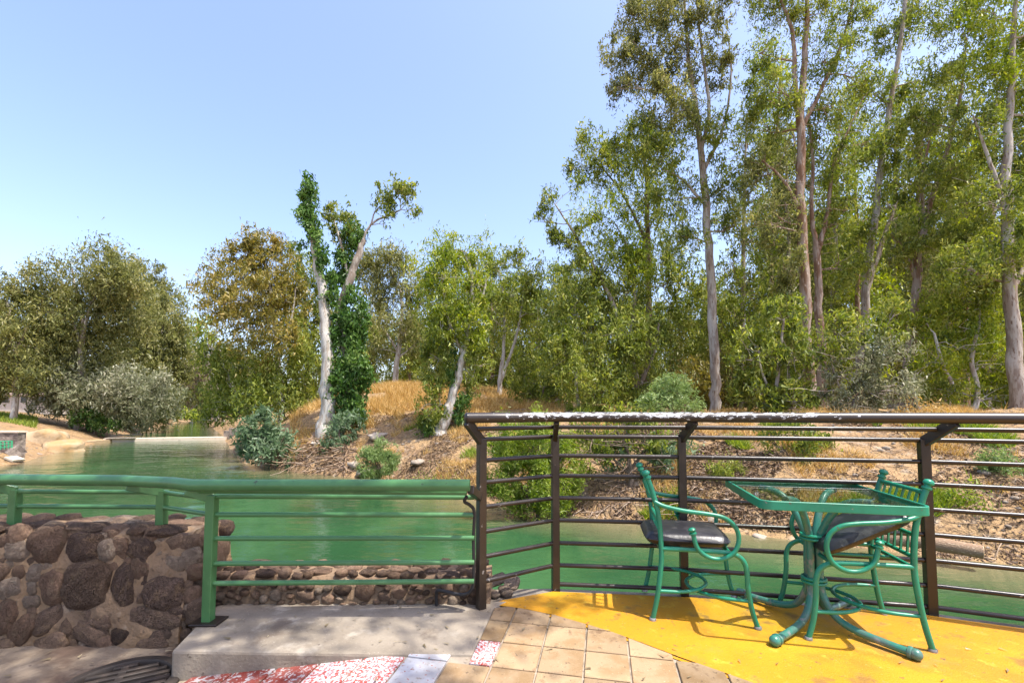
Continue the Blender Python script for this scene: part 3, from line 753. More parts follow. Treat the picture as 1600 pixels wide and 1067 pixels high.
for i in range(13):
    u = 1150 + i * 40 + rb.uniform(-12, 12)
    Yd = rb.uniform(25, 33)
    top = rb.uniform(40, 230)
    h_ = 640 - top; wd = rb.uniform(26, 40); ln_ = rb.uniform(-25, 25)
    bl_ = [(u + ln_ * (1 - t) + rb.uniform(-1, 1) * wd * .8, top + h_ * t, wd * rb.uniform(.7, 1.1), h_ * rb.uniform(.055, .085), rb.uniform(.5, .95)) for t in np.linspace(.05, .93, 12)]
    tree('slender_tree', ['slender pale stemmed eucalyptus filling gaps between the tall trunks', 'slender reddish stemmed eucalyptus filling gaps between the tall trunks'][i % 2], Yd,
         [[(u, 646, rb.uniform(6, 10)), (u + ln_ * .3, 640 - h_ * .35, 7), (u + ln_ * .6, 640 - h_ * .7, 5), (u + ln_, top + 12, 2)]],
         [('crown', ['leaf_green', 'leaf_bright', 'leaf_green', 'leaf_olive'][i % 4], bl_)], ['bark_pale', 'bark_red'][i % 2], 260 + i, group=['slender pale stemmed trees', 'slender reddish stemmed trees'][i % 2], bare=14)
rw = np.random.default_rng(404)
bl = []
for k in range(46):
    u = 330 + k * 32 + rw.uniform(-10, 10); Yd = rw.uniform(66, 84)
    hh = rw.uniform(48, 78) if u > 640 else rw.uniform(34, 52)
    q = D(u, 640 - hh * .55, Yd)
    bl.append((tuple(q), (3.2, 2.6, hh * .62 * Yd / FPX), 1.7))
for k in range(14):
    u = 175 + k * 15 + rw.uniform(-6, 6); Yd = rw.uniform(165, 195)
    hh = rw.uniform(70, 100)
    q = D(u, 640 - hh * .42, Yd)
    bl.append((tuple(q), (5.0, 4.0, hh * .62 * Yd / FPX), 2.4))
v, q, tint, _ = fill_blobs(bl, .75, rw)
tag(link_mesh('distant_wood', mesh_np('distant_wood', v, q, [M['leaf_olive']], tint * .7)), 'dense dark wood closing the view far behind the grove', 'wood', kind='stuff')
# --- bank shrubs seen through the railing
tree('tamarisk_bush', 'bright yellow green tamarisk bush overhanging the water', 12.6,
     [[(840, 800, 6), (838, 770, 5), (835, 730, 4), (845, 690, 2)], [(839, 780, 4), (800, 750, 3), (785, 735, 2)], [(838, 770, 4), (870, 730, 3), (885, 700, 2)]],
     [('crown', 'leaf_tamarisk', [(835, 700, 46, 34, 2), (802, 736, 34, 34, 2), (850, 745, 46, 36, 2.2), (815, 772, 36, 22, 2), (862, 782, 30, 20, 2), (884, 712, 28, 32, 1.7), (770, 752, 22, 24, 1.8), (830, 665, 46, 20, 1.8), (890, 760, 22, 30, 1.7), (780, 700, 26, 26, 1.3), (840, 796, 40, 12, 1.8)])], 'bark_dark', 81, cat='shrub', leafL=.11, hang=.1, narrow=.22, puff_r=.17)
tree('riverside_shrub', 'grey green shrub with dangling dead twigs over the eroded bank', 12.9,
     [[(985, 740, 7), (980, 705, 6), (965, 675, 4)], [(985, 735, 5), (1010, 700, 4), (1030, 680, 2)], [(984, 740, 4), (940, 700, 3), (925, 675, 2)]],
     [('crown', 'leaf_green', [(930, 678, 38, 28, 1.7), (972, 666, 38, 24, 1.7), (1010, 680, 36, 26, 1.5), (920, 720, 28, 26, 1.2)]), ('crown', 'leaf_blue', [(955, 712, 26, 22, 1.3), (1030, 722, 24, 30, 1.3), (1050, 690, 22, 20, 1.1)])], 'bark_dark', 82, cat='shrub', leafL=.15, bare=70)
tree('riverside_shrub', 'airy green shrub on bare dirt slope behind the glass table', 12.6,
     [[(1248, 742, 4), (1244, 715, 3), (1236, 690, 2)], [(1248, 742, 3), (1268, 700, 2), (1272, 672, 1.5)]],
     [('crown', 'leaf_green', [(1236, 676, 32, 20, 1.5), (1262, 690, 28, 22, 1.4), (1224, 706, 24, 20, 1.2), (1252, 722, 22, 24, 1.2), (1205, 680, 18, 16, 1)])], 'bark_dark', 83, cat='shrub', leafL=.12)

# ================================================================== GROUND COVER (uncountable)
for k_, (u_, v_, Y_, lab, m_) in enumerate([(1505, 800, 9.9, 'tuft of broad green weeds above the hanging roots', 'leaf_tamarisk'), (1570, 770, 10.4, 'pale green leafy weed on the slope beside the speckled trunk', 'leaf_sage'), (1460, 700, 13.6, 'dry yellow weed clump on the crest of the bare slope', 'straw'), (1130, 730, 12.4, 'low green weed at the foot of the eroded slope', 'leaf_green'), (1330, 690, 14.2, 'dry weed bush near the slope crest behind the table', 'leaf_dry'), (690, 742, 16.2, 'patch of low yellow green weeds below the leaning tree', 'leaf_tamarisk'), (1050, 690, 13.6, 'leafy shrub rooted above the tangle of bare roots', 'leaf_green')]):
    q = D(u_, 640, Y_); gz_ = ground(q.x, Y_); w_ = .34 + .1 * (k_ % 3)
    plant('bank_weed', lab, 'plant', (q.x, Y_, gz_), [[(q.x, Y_, gz_ - .1, .012), (q.x + .03, Y_, gz_ + .15, .010), (q.x - .02, Y_, gz_ + .3, .006)]],
          [('leaves', M[m_], [((q.x, Y_, gz_ + .16), (w_ * 1.5, w_, .2), 1.6), ((q.x + w_, Y_ + .1, gz_ + .10), (w_, w_, .14), 1.3), ((q.x - w_ * .8, Y_, gz_ + .2), (w_ * .7, w_ * .6, .22), 1.2)])], M['bark_dark'], 900 + k_, leafL=.11, hang=-.7, narrow=.2, gap=-.3, trunk_name='stem')

def scatter_px(n, u0, u1, y0, y1, r, keep=None):
    """random land points, uniform over a plan area x by distance"""
    out = []
    while len(out) < n:
        k = n * 2
        yy = r.uniform(y0, y1, k)
        xx = (r.uniform(u0, u1, k) - 800) / FPX * yy
        zz = height(xx, yy)
        ok = zz > ZW + .08
        if keep is not None: ok &= keep(xx, yy, zz)
        out.extend(np.stack([xx, yy, zz], 1)[ok].tolist())
    return np.array(out[:n])
def blades(name, pts, hmin, hmax, wd, lean, m_, label, cat, r):
    n = len(pts)
    hgt = r.uniform(hmin, hmax, n)
    ax = unit(np.stack([r.normal(size=n) * lean, r.normal(size=n) * lean, np.ones(n)], 1))
    sd = unit(np.cross(ax, r.normal(size=(n, 3))))
    cen = pts + ax * (hgt * .46)[:, None]
    v, q = leaves(cen, ax, sd, hgt, np.full(n, wd))
    o = link_mesh(name, mesh_np(name, v, q, [m_], r.uniform(0, 1, n)))
    return tag(o, label, cat, kind='stuff')
rg = np.random.default_rng(5)
def clumped(x, y, z): return fbm(x, y, 1.1, 21, 3) > -.15
pts = np.concatenate([scatter_px(26000, 540, 700, 23, 36, rg, clumped), scatter_px(13000, 700, 880, 22, 36, rg, clumped), scatter_px(5000, 455, 545, 22, 30, rg, clumped)])
blades('dry_grass', pts, .15, .62, .028, .6, M['straw'], 'golden dry grass covering the knoll across the river', 'grass', rg)
def clump2(x, y, z): return fbm(x, y, 1.7, 31, 3) > .18
pts = np.concatenate([scatter_px(14000, 560, 1000, 14, 24, rg, clump2), scatter_px(20000, 1000, 1650, 9, 20, rg, clump2)])
blades('bank_grass', pts, .12, .38, .018, .6, M['straw'], 'short straw coloured grass scattered on the eroded bank', 'grass', rg)
def clump3(x, y, z): return fbm(x, y, 1.3, 47, 3) > .36
pts = np.concatenate([scatter_px(5000, 560, 1000, 14, 22, rg, clump3), scatter_px(9000, 1000, 1650, 8.8, 15, rg, clump3)])
blades('bank_weeds', pts, .12, .42, .028, .7, M['leaf_tamarisk'], 'low green weeds sprouting in patches on the eroded bank', 'weeds', rg)
pts = scatter_px(3500, -40, 60, 38, 48, rg)
blades('ridge_grass', pts, .2, .5, .05, .4, M['leaf_tamarisk'], 'thin yellowish green grass on top of the sandy bank', 'grass', rg)

def bank_litter(x, y, z): return fbm(x, y, .9, 71, 3) > .02
pts = np.concatenate([scatter_px(11000, 860, 1250, 9, 16, rg, bank_litter), scatter_px(4500, 1250, 1650, 8.5, 14, rg, bank_litter), scatter_px(12000, 540, 860, 14, 24, rg, bank_litter)])
n = len(pts)
ax = unit(np.stack([rg.normal(size=n), rg.normal(size=n), rg.normal(size=n) * .3], 1)); sd = unit(np.cross(ax, np.stack([rg.normal(size=n) * .5, rg.normal(size=n) * .5, np.ones(n)], 1)))
ll = rg.uniform(.05, .16, n)
v, q = leaves(pts + np.array([0, 0, .03]), ax, sd, ll, ll * .3)
tag(link_mesh('bark_litter', mesh_np('bark_litter', v, q, [M['twig']], rg.uniform(0, 1, n) ** 1.4)), 'brown litter of dead leaves and bark on the slope', 'leaves', kind='stuff')

def sticks(name, n, pick, lmin, lmax, rad, label, cat, r, droop=0.0):
    mb = MB()
    P = pick(n)
    for p_ in P:
        ln = r.uniform(lmin, lmax)
        a = r.uniform(0, 2 * math.pi)
        d = np.array([math.cos(a), math.sin(a), r.uniform(-.25, .5) - droop * r.uniform(.5, 1.3)])
        d /= np.linalg.norm(d)
        path = wob(p_ + np.array([0, 0, .03]), p_ + d * ln, 3, .09, r)
        mb.tube([Vector(q) for q in path], list(np.linspace(rad * r.uniform(.5, 1.2), rad * .3, 4)), 4, caps=False)
    me = mb.mesh(name, M['twig'])
    a = me.attributes.new('tint', 'FLOAT', 'FACE')
    v = np.repeat(r.uniform(0, 1, n), 12)[:len(me.polygons)]
    a.data.foreach_set('value', v.astype(np.float32))
    return tag(link_mesh(name, me), label, cat, kind='stuff')
rs = np.random.default_rng(8)
def shore_pick(u0, u1, dmin, dmax):
    def f(n):
        out = []
        while len(out) < n:
            yy = rs.uniform(8.2, 23, 4000); xx = (rs.uniform(u0, u1, 4000) - 800) / FPX * yy
            d = seg_dist(xx, yy, far_shore); ins = inside(xx, yy, RIV)
            ok = (~ins) & (d > dmin) & (d < dmax)
            out.extend(np.stack([xx, yy, height(xx, yy)], 1)[ok].tolist())
        return np.array(out[:n])
    return f
sticks('roots', 420, shore_pick(880, 1090, .05, 1.2), .3, 1.0, .016, 'tangle of bare roots under the grey green shrub', 'roots', rs, .5)
sticks('hanging_roots', 360, shore_pick(1420, 1640, .02, .55), .25, .7, .012, 'fringe of hanging roots along the bank beside the log', 'roots', rs, 1.0)
sticks('brushwood', 420, shore_pick(430, 560, .05, 2.0), .4, 1.5, .03, 'heap of dead branches and roots below the ivy trunks', 'brushwood', rs, .1)
sticks('fallen_twigs', 900, shore_pick(560, 1640, .5, 6.0), .2, .8, .009, 'fallen twigs and bark strips littering the slope', 'twigs', rs, .0)

def rock_mesh(name, seed, rough=.28, sub=2, m_=None, freq=1.3, boxy=0.0):
    import bmesh
    bm = bmesh.new()
    bmesh.ops.create_icosphere(bm, subdivisions=sub, radius=1)
    o = Vector((seed * 3.17, seed * 1.31, seed * 7.7))
    for v in bm.verts:
        p_ = v.co.copy()
        if boxy:
            k = max(abs(p_.x), abs(p_.y), abs(p_.z))
            p_ = p_.lerp(p_ / k * .86, boxy)
        n1_ = mnoise.noise(v.co * freq + o) * rough + mnoise.noise(v.co * freq * 2.7 + o) * rough * .35
        if sub > 2: n1_ += mnoise.noise(v.co * freq * 7 + o) * rough * .16
        v.co = p_ * (1 + n1_)
    me = bpy.data.meshes.new(name)
    bm.to_mesh(me); bm.free()
    if m_: me.materials.append(m_)
    me.polygons.foreach_set('use_smooth', [True] * len(me.polygons))
    return me
M['limestone'] = mat('limestone', (0.364, 0.308, 0.245), .95, .1, layers=[(5, (0.252, 0.196, 0.140), .5, .65)], bump=(12, .5, .04), rand=.25, jitter=True)
# pebbles and clods: too many to count
clod = []
P = np.concatenate([scatter_px(420, 1000, 1650, 8.6, 17, rs), scatter_px(200, 560, 1000, 13, 21, rs), scatter_px(120, 0, 170, 25, 34, rs)])
base_me = rock_mesh('clod', 3, .4, 1)
bv = np.array([v.co[:] for v in base_me.vertices]); bf = np.array([p_.vertices[:] for p_ in base_me.polygons])
VV, FF = [], []
for i, p_ in enumerate(P):
    s = .02 + .085 * rs.uniform() ** 4
    a = rs.uniform(0, 6.28); ca, sa = math.cos(a), math.sin(a)
    q = bv * np.array([s * rs.uniform(.8, 1.5), s, s * rs.uniform(.5, .9)])
    q = np.stack([q[:, 0] * ca - q[:, 1] * sa, q[:, 0] * sa + q[:, 1] * ca, q[:, 2]], 1) + p_
    VV.append(q); FF.append(bf + i * len(bv))
peb = link_mesh('pebbles', mesh_np('pebbles', np.concatenate(VV), np.concatenate(FF), [M['limestone']]))
tag(peb, 'loose pale stones and clods strewn over the bare bank', 'stones', kind='stuff')
bpy.data.meshes.remove(base_me)
# larger single rocks
rk = [rock_mesh('rock', 40 + i, .6, 2, M['limestone'], boxy=.7, freq=1.9) for i in range(4)]
for i, (u, Yd, s, lab) in enumerate([(572, 19.6, .34, 'flat pale rock beside the small feathery bush'), (590, 22.0, .38, 'rounded pale rock uphill of the small feathery bush'), (556, 20.4, .26, 'small pale rock between feathery bush and ivy trunks'),
                                     (655, 18.6, .24, 'pale rock below the leaning weeping tree'),
                                     (1180, 10.6, .13, 'whitish stone near the water behind the chair'), (1112, 11.4, .15, 'flat whitish stone at the waterline under the roots')]):
    q = D(u, 640, Yd)
    o = link_mesh('rock', rk[i % 4], None, (q.x, Yd, ground(q.x, Yd) + s * .15), (0, 0, i * 1.3))
    o.scale = (s * 1.3, s, s * .6)
    tag(o, lab, 'rock')
M['wet_rock'] = mat('wet_rock', (.24, .22, .22), .7, .3, layers=[(4, (.38, .34, .31), .5, .65)], bump=(8, .6, .05), rand=.2, jitter=True)
for i, (u, v, s) in enumerate([(48, 706, .55), (66, 700, .75), (73, 699, .5), (38, 704, .5), (52, 712, .35), (62, 703, .4)]):
    q = W(u, v)
    me = rock_mesh('shore_rock', 60 + i, .35, 2, M['wet_rock'])
    o = link_mesh('shore_rock', me, None, (q.x, q.y, ZW + .02), (0, 0, i))
    o.scale = (s * 1.5, s, s * .5)
    tag(o, 'grey stone lying in the shallows of the sandy bank', 'rock', 'grey stones in the shallows')
for i, (u, v, s, zz) in enumerate([(68, 688, 1.1, .45), (80, 686, 1.0, .35), (97, 690, .9, .3)]):
    q = G(u, v, -1.0)
    o = link_mesh('earth_boulder', rock_mesh('earth_boulder', 70 + i, .4, 3, M['sand'], boxy=.3), None, (q.x, q.y, ground(q.x, q.y) + .1), (0, 0, i * 2))
    o.scale = (s * 1.3, s, s * .8)
    tag(o, 'sandy eroded boulder at the foot of the sandy bank', 'rock', 'eroded boulders on the sandy bank')

# logs
M['log_wood'] = mat('log_wood', (.26, .18, .115), .9, .1, layers=[(3, (.26, .17, .11), .45, .6), (9, (.55, .42, .3), .58, .68)], bump=(8, .6, .03), stretch=(1, 6, 6))
M['log_end'] = mat('log_end', (.50, .35, .22), .9, .1, layers=[(14, (.30, .19, .11), .5, .6)], bump=(20, .4, .01))
def log(name, a, b, rad, label, seed):
    r = np.random.default_rng(seed)
    a = Vector(a); b = Vector(b)
    root = empty(name, a, 0, label, 'log')
    path = [Vector(q) - a for q in wob(a, b, 6, .02, r)]
    mb = MB().tube(path, [rad * r.uniform(.9, 1.1) for _ in path], 12)
    mb.build('bark', M['log_wood'], root)
    d = (path[0] - path[1]).normalized()
    MB().lathe(path[0] + d * .004, [(rad * .93, 0), (rad * .9, .012)], 16, d).build('cut_end', M['log_end'], root)
q = G(1534, 862, -1.35)
log('fallen_log', (q.x, q.y, q.z), (q.x - 1.3, q.y + .9, q.z + .05), .13, 'sawn log jutting from the bank behind the railing', 1)
q0 = W(383, 722); q1 = W(448, 722)
log('driftwood_log', (q0.x, q0.y, ZW + .12), (q1.x, q1.y + .3, ZW + .2), .26, 'pale driftwood log floating at the bend under the shrub', 2)
q0 = D(468, 716, 22.4); q1 = D(496, 678, 23.2)
log('dead_trunk', (q0.x, q0.y, q0.z), (q1.x, q1.y, q1.z), .2, 'dark dead trunk lying against the ivy clad tree', 3)

# ================================================================== WEIR, JETTY, FAR BUILDINGS
M['pale_concrete'] = mat('pale_concrete', (.62, .52, .40), .9, .15, space='world', layers=[(.8, (.54, .44, .33), .45, .65), (5, (.42, .35, .27), .6, .7)], bump=(6, .3, .04))
M['plank'] = mat('plank', (0.368, 0.320, 0.256), .9, .1, space='world', layers=[(3, (0.272, 0.232, 0.184), .45, .6)])
w0, w1, w2 = W(78, 697), W(166, 690), W(356, 687)
weir = empty('weir', (w1.x, w1.y, ZW), 0, 'pale concrete weir crossing the green river', 'weir')
def wp(q, z): return Vector((q.x - w1.x, q.y - w1.y, z))
MB().bar(wp(w1, .06), wp(w2, .06), 1.0, .5).build('sill', M['pale_concrete'], weir)
MB().bar(wp(w0, .02), wp(w1, .03), 1.6, .4).build('sandy_apron', M['sand'], weir)
pa, pb = W(172, 687), W(222, 685)
MB().bar(wp(pa, .42), wp(pb, .42), .9, .10).build('plank', M['plank'], weir)
pa, pb = W(166, 690.5), W(210, 690)
MB().bar(wp(pa, .36), wp(pb, .36), .5, .08).build('plank', M['plank'], weir)
ab = W(352, 687)
M['dark_stone'] = mat('dark_stone', (.15, .12, .10), .9, .15, space='world', layers=[(2.2, (.27, .22, .18), .42, .55, 'voronoi'), (9, (.09, .07, .06), .55, .7)], bump=[(4, .7, .12), (15, .5, .04)])
abut = MB().box((-.9, -.3, -.8), (.9, 1.2, .9)).box((.3, -1.4, -.8), (2.2, 1.1, 1.2)).build('weir_abutment', M['dark_stone'], None, (ab.x + .9, ab.y, ZW))
tag(abut, 'dark stone abutment at the far end of the weir', 'wall')

jq = W(0, 722)
jet = empty('stone_jetty', (jq.x, jq.y, ZW), 0, 'dark stone retaining wall with ramp at the sandy bank', 'wall')
def jl(u, v, z): 
    q = D(u, v, jq.y + z); return (q.x - jq.x, q.y - jq.y, q.z - ZW)
a = jl(-60, 720, .6); b = jl(28, 676, .6)
MB().box((a[0], .6, -.6), (b[0], 1.05, b[2])).build('wall', M['dark_stone'], jet)
a = jl(-60, 672, .6)
MB().box((a[0], .55, b[2] + .003), (b[0] + .06, 1.1, b[2] + .10)).build('coping', M['pale_concrete'], jet)
c0 = jl(14, 712, -.6); c1 = jl(36, 700, -.2)
MB().bar(Vector(c0), Vector((c1[0], c1[1], c1[2])), .9, .5).build('ramp_wall', M['dark_stone'], jet)
c2 = jl(16, 712, -1.3); c3 = jl(30, 718, -1.3)
MB().bar(Vector((c2[0], c2[1], .42)), Vector((c3[0], c3[1], .25)), .6, .10).build('ramp_slab', M['pale_concrete'], jet)
M['far_green'] = mat('far_green', (.05, .32, .15), .45, .4)
M['pale_steel'] = mat('pale_steel', (.62, .68, .74), .35, .5)
rl = empty('landing_railing', (jq.x, jq.y - .4, ZW), 0, 'small green railing against the stone wall of the landing', 'railing')
for k, u in enumerate((8, 14, 20, 26, 31)):
    t0 = jl(u, 702 - k * .8, -.3); t1 = jl(u, 689 - k * .3, -.3)
    MB().tube([Vector(t0), Vector(t1)], .035, 6).build('post', M['far_green'], rl)
for v0, v1 in ((689, 688), (694, 692), (699, 696)):
    MB().tube([Vector(jl(7, v0, -.3)), Vector(jl(32, v1, -.3))], .03, 6).build('rail', M['far_green'], rl)
sr = empty('step_handrail', (jq.x, jq.y - 1.0, ZW), 0, 'white steel handrails going down into the water', 'handrail')
for u, v0, v1 in ((4, 728, 712), (13, 727, 713), (21, 731, 717), (-6, 730, 714)):
    MB().tube([Vector(jl(u, v0 + 8, -1.5)), Vector(jl(u, v1, -1.5))], .06, 6).build('post', M['pale_steel'], sr)
MB().tube([Vector(jl(-8, 731, -1.5)), Vector(jl(10, 727, -1.5)), Vector(jl(24, 719, -1.5))], .045, 6).build('rail', M['pale_steel'], sr)
MB().tube([Vector(jl(-8, 714, -1.5)), Vector(jl(22, 715, -1.5))], .045, 6).build('rail', M['pale_steel'], sr)

M['plaster'] = mat('plaster', (0.495, 0.450, 0.390), .9, .1, space='world', layers=[(.7, (0.413, 0.360, 0.300), .5, .7)])
M['roof_tile'] = mat('roof_tile', (.42, .33, .28), .9, .1, space='world', layers=[(1.5, (.33, .25, .2), .45, .6)])
M['dark_glass'] = mat('dark_glass', (.04, .05, .055), .15, .6)
def house(u, Yd, w, h, d, label):
    q = D(u, 640, Yd); z = ground(q.x, Yd)
    hs = empty('low_building', (q.x, Yd, z), 0, label, 'building')
    MB().box((-w / 2, 0, -.4), (w / 2, d, h)).build('wall', M['plaster'], hs)
    rf = MB().prism([(-w / 2 - .3, -.4), (w / 2 + .3, -.4), (w / 2 + .3, d + .4), (-w / 2 - .3, d + .4)], h + .003, [h + .25, h + .25, h + .8, h + .8]).build('roof', M['roof_tile'], hs)
    n = max(2, int(w / 2.2))
    for i in range(n):
        x = -w / 2 + (i + .5) * w / n
        f = MB().box((x - .5, -.03, 1.0), (x + .5, .05, 2.0)).build('window', M['plaster'], hs)
        MB().box((x - .42, -.045, 1.08), (x + .42, -.033, 1.92)).build('pane', M['dark_glass'], f)
house(8, 58, 12, 2.0, 5, 'low pale building half hidden behind the sandy bank trees')
house(346, 96, 6, 3.6, 4, 'pale building glimpsed through trees at the river bend')

# ================================================================== TERRACE
M['concrete'] = mat('concrete', (.262, .222, .172), .9, .15, space='world', layers=[(1.2, (.190, .158, .120), .43, .62), (6, (.315, .275, .220), .54, .7), (30, (.13, .105, .082), .62, .72), (3.2, (.145, .115, .088), .57, .70), (110, (.34, .30, .25), .62, .70)], bump=[(5, .4, .025), (60, .6, .005)])
M['grout'] = mat('grout', (0.320, 0.264, 0.200), .95, .1, space='world', layers=[(8, (0.192, 0.152, 0.112), .45, .6)], bump=(40, .6, .006))
M['yellow_paint'] = mat('yellow_paint', (.44, .200, .008), .62, .3, space='world',
    layers=[(.9, (.48, .245, .010), .44, .60), (2.4, (.39, .175, .012), .50, .66), (9, (.50, .31, .03), .56, .70), (1.7, (.33, .19, .06), .56, .72), (26, (.17, .10, .04), .61, .69), (75, (.42, .34, .20), .65, .70), (4.5, (.25, .13, .025), .57, .68), (3.3, (.30, .22, .12), .63, .67), (150, (.18, .11, .04), .63, .70)],
    bump=[(25, .3, .008), (120, .6, .005)])
SLAB0 = (-1.84, 2.93); SLAB1 = (-1.735, 2.42); SLAB2 = (-.62, 2.37); SLAB3 = (-.20, 2.36); SLAB4 = (-.11, 2.90)
edge_outer = [(-.02, 3.22), (.26, 3.24), (1.2, 3.14), (2.5, 2.90), (4.2, 2.2), (7.0, -.6)]
curve_px = [(768, 944), (822, 951), (870, 961), (915, 974), (960, 988), (1010, 1006), (1060, 1025), (1120, 1046), (1180, 1067), (1300, 1120), (1500, 1240)]
curve = [tuple(G(u, v, 0)[:2]) for u, v in curve_px] + [(3.0, -.5), (4.0, -1.2)]
deck = MB().prism([(-.22, 3.22)] + edge_outer[1:] + [(6, -6), (-1, -6), (-.3, 2.3), (-.2, 2.95)], -3.2, -.012).build('terrace_deck', M['concrete'], smooth=False)
deck['kind'] = 'structure'
inset = [(-.06, 3.02), (.28, 3.16), (1.19, 3.065), (2.46, 2.83), (4.12, 2.14), (6.9, -.65)]
paint = MB().add([(x, y, 0) for x, y in curve + inset[::-1]], [tuple(range(len(curve) + len(inset)))]).build('painted_floor', M['yellow_paint'], smooth=False)
paint['kind'] = 'structure'
und = [(x - .012, y - .02) for x, y in curve[1:]]
uo = MB().add([(x, y, -.0055) for x, y in curve[1:] + und[::-1]], [(i, i + 1, 2 * len(und) - 2 - i, 2 * len(und) - 1 - i) for i in range(len(und) - 1)]).build('paint_edge', M['yellow_paint'], paint, smooth=False)

def zp(x, y):
    if x > -.6: return 0.0
    if x < -1.8: return -.148
    t = (-.6 - x) / 1.2
    return -.148 * t
# grout bed following the ramp
xs = np.concatenate([np.linspace(-7, -1.76, 6), np.linspace(-1.7, -.6, 10), [-.3, 1.0, 3.0]])
ys = np.array([-6, -2, 0, 1, 1.5, 2, 2.3, 2.6, 2.97])
vsq = []; fq = []
for j, y in enumerate(ys):
    for i, x in enumerate(xs): vsq.append((x, y, zp(x, y) - .010))
for j in range(len(ys) - 1):
    for i in range(len(xs) - 1):
        if xs[i] > -.35 and ys[j + 1] > 2.97 - 1e-6: continue
        if xs[i + 1] < -1.75 and ys[j] > -.01: continue
        a = j * len(xs) + i
        fq.append((a, a + 1, a + 1 + len(xs), a + len(xs)))
pave = MB().add(vsq, fq).build('pavement', M['grout'])
pave['kind'] = 'structure'
# solid ground under the left part so nothing shows through beyond the wall
M['tile'] = mat('tile', (.275, .190, .108), .8, .22, layers=[(5, (.225, .145, .072), .43, .60), (1.8, (.34, .245, .14), .48, .66), (38, (.11, .075, .048), .62, .70), (12, (.16, .10, .055), .58, .70), (90, (.36, .28, .18), .63, .70)], bump=[(30, .35, .005), (130, .6, .003)], rand=.22, jitter=True)
M['tile_red'] = mat('tile_red', (0.230, 0.060, 0.046), .75, .25, layers=[(5, (0.180, 0.030, 0.021), .45, .6), (55, (0.36, 0.32, 0.31), .54, .60), (18, (0.38, 0.35, 0.35), .56, .62), (7, (.14, .085, .06), .56, .70)], bump=(60, .3, .003), rand=.1, jitter=True)
M['tile_speckle'] = mat('tile_speckle', (0.488, 0.462, 0.462), .75, .25, layers=[(75, (.34, .06, .045), .49, .55), (16, (.38, .12, .09), .54, .66)], bump=(60, .3, .003), jitter=True)
M['tile_white'] = mat('tile_white', (.40, .40, .42), .75, .25, layers=[(6, (.33, .32, .32), .42, .6), (55, (.30, .12, .09), .60, .66), (20, (.20, .16, .13), .57, .68)], bump=(60, .3, .003), jitter=True)
TA = R(-11.5)
tcx, tsx = math.cos(TA), math.sin(TA)
TW, TD = .222, .235
o0 = G(914, 1016, 0)
def to_world(a, b): return (o0.x + a * tcx - b * tsx, o0.y + a * tsx + b * tcx)
def clip(poly, p0, p1):
    """keep the side to the right of p0 -> p1"""
    nx, ny = (p1[1] - p0[1]), -(p1[0] - p0[0])
    out = []
    for i in range(len(poly)):
        a, b = poly[i], poly[(i + 1) % len(poly)]
        da = (a[0] - p0[0]) * nx + (a[1] - p0[1]) * ny
        db = (b[0] - p0[0]) * nx + (b[1] - p0[1]) * ny
        if da >= 0: out.append(a)
        if (da > 0 and db < 0) or (da < 0 and db > 0):
            t = da / (da - db)
            out.append((a[0] + (b[0] - a[0]) * t, a[1] + (b[1] - a[1]) * t))
    return out
def area(p_): return abs(sum(p_[i][0] * p_[(i + 1) % len(p_)][1] - p_[(i + 1) % len(p_)][0] * p_[i][1] for i in range(len(p_)))) / 2
rt = random.Random(4)
slab_line = [SLAB1, SLAB2, SLAB3, SLAB4]
def near_seg(line, c):
    best = None
    for s0, s1 in zip(line[:-1], line[1:]):
        dx, dy = s1[0] - s0[0], s1[1] - s0[1]
        t = max(0, min(1, ((c[0] - s0[0]) * dx + (c[1] - s0[1]) * dy) / (dx * dx + dy * dy)))
        d = math.hypot(c[0] - s0[0] - t * dx, c[1] - s0[1] - t * dy)
        if best is None or d < best[0]: best = (d, s0, s1)
    return best
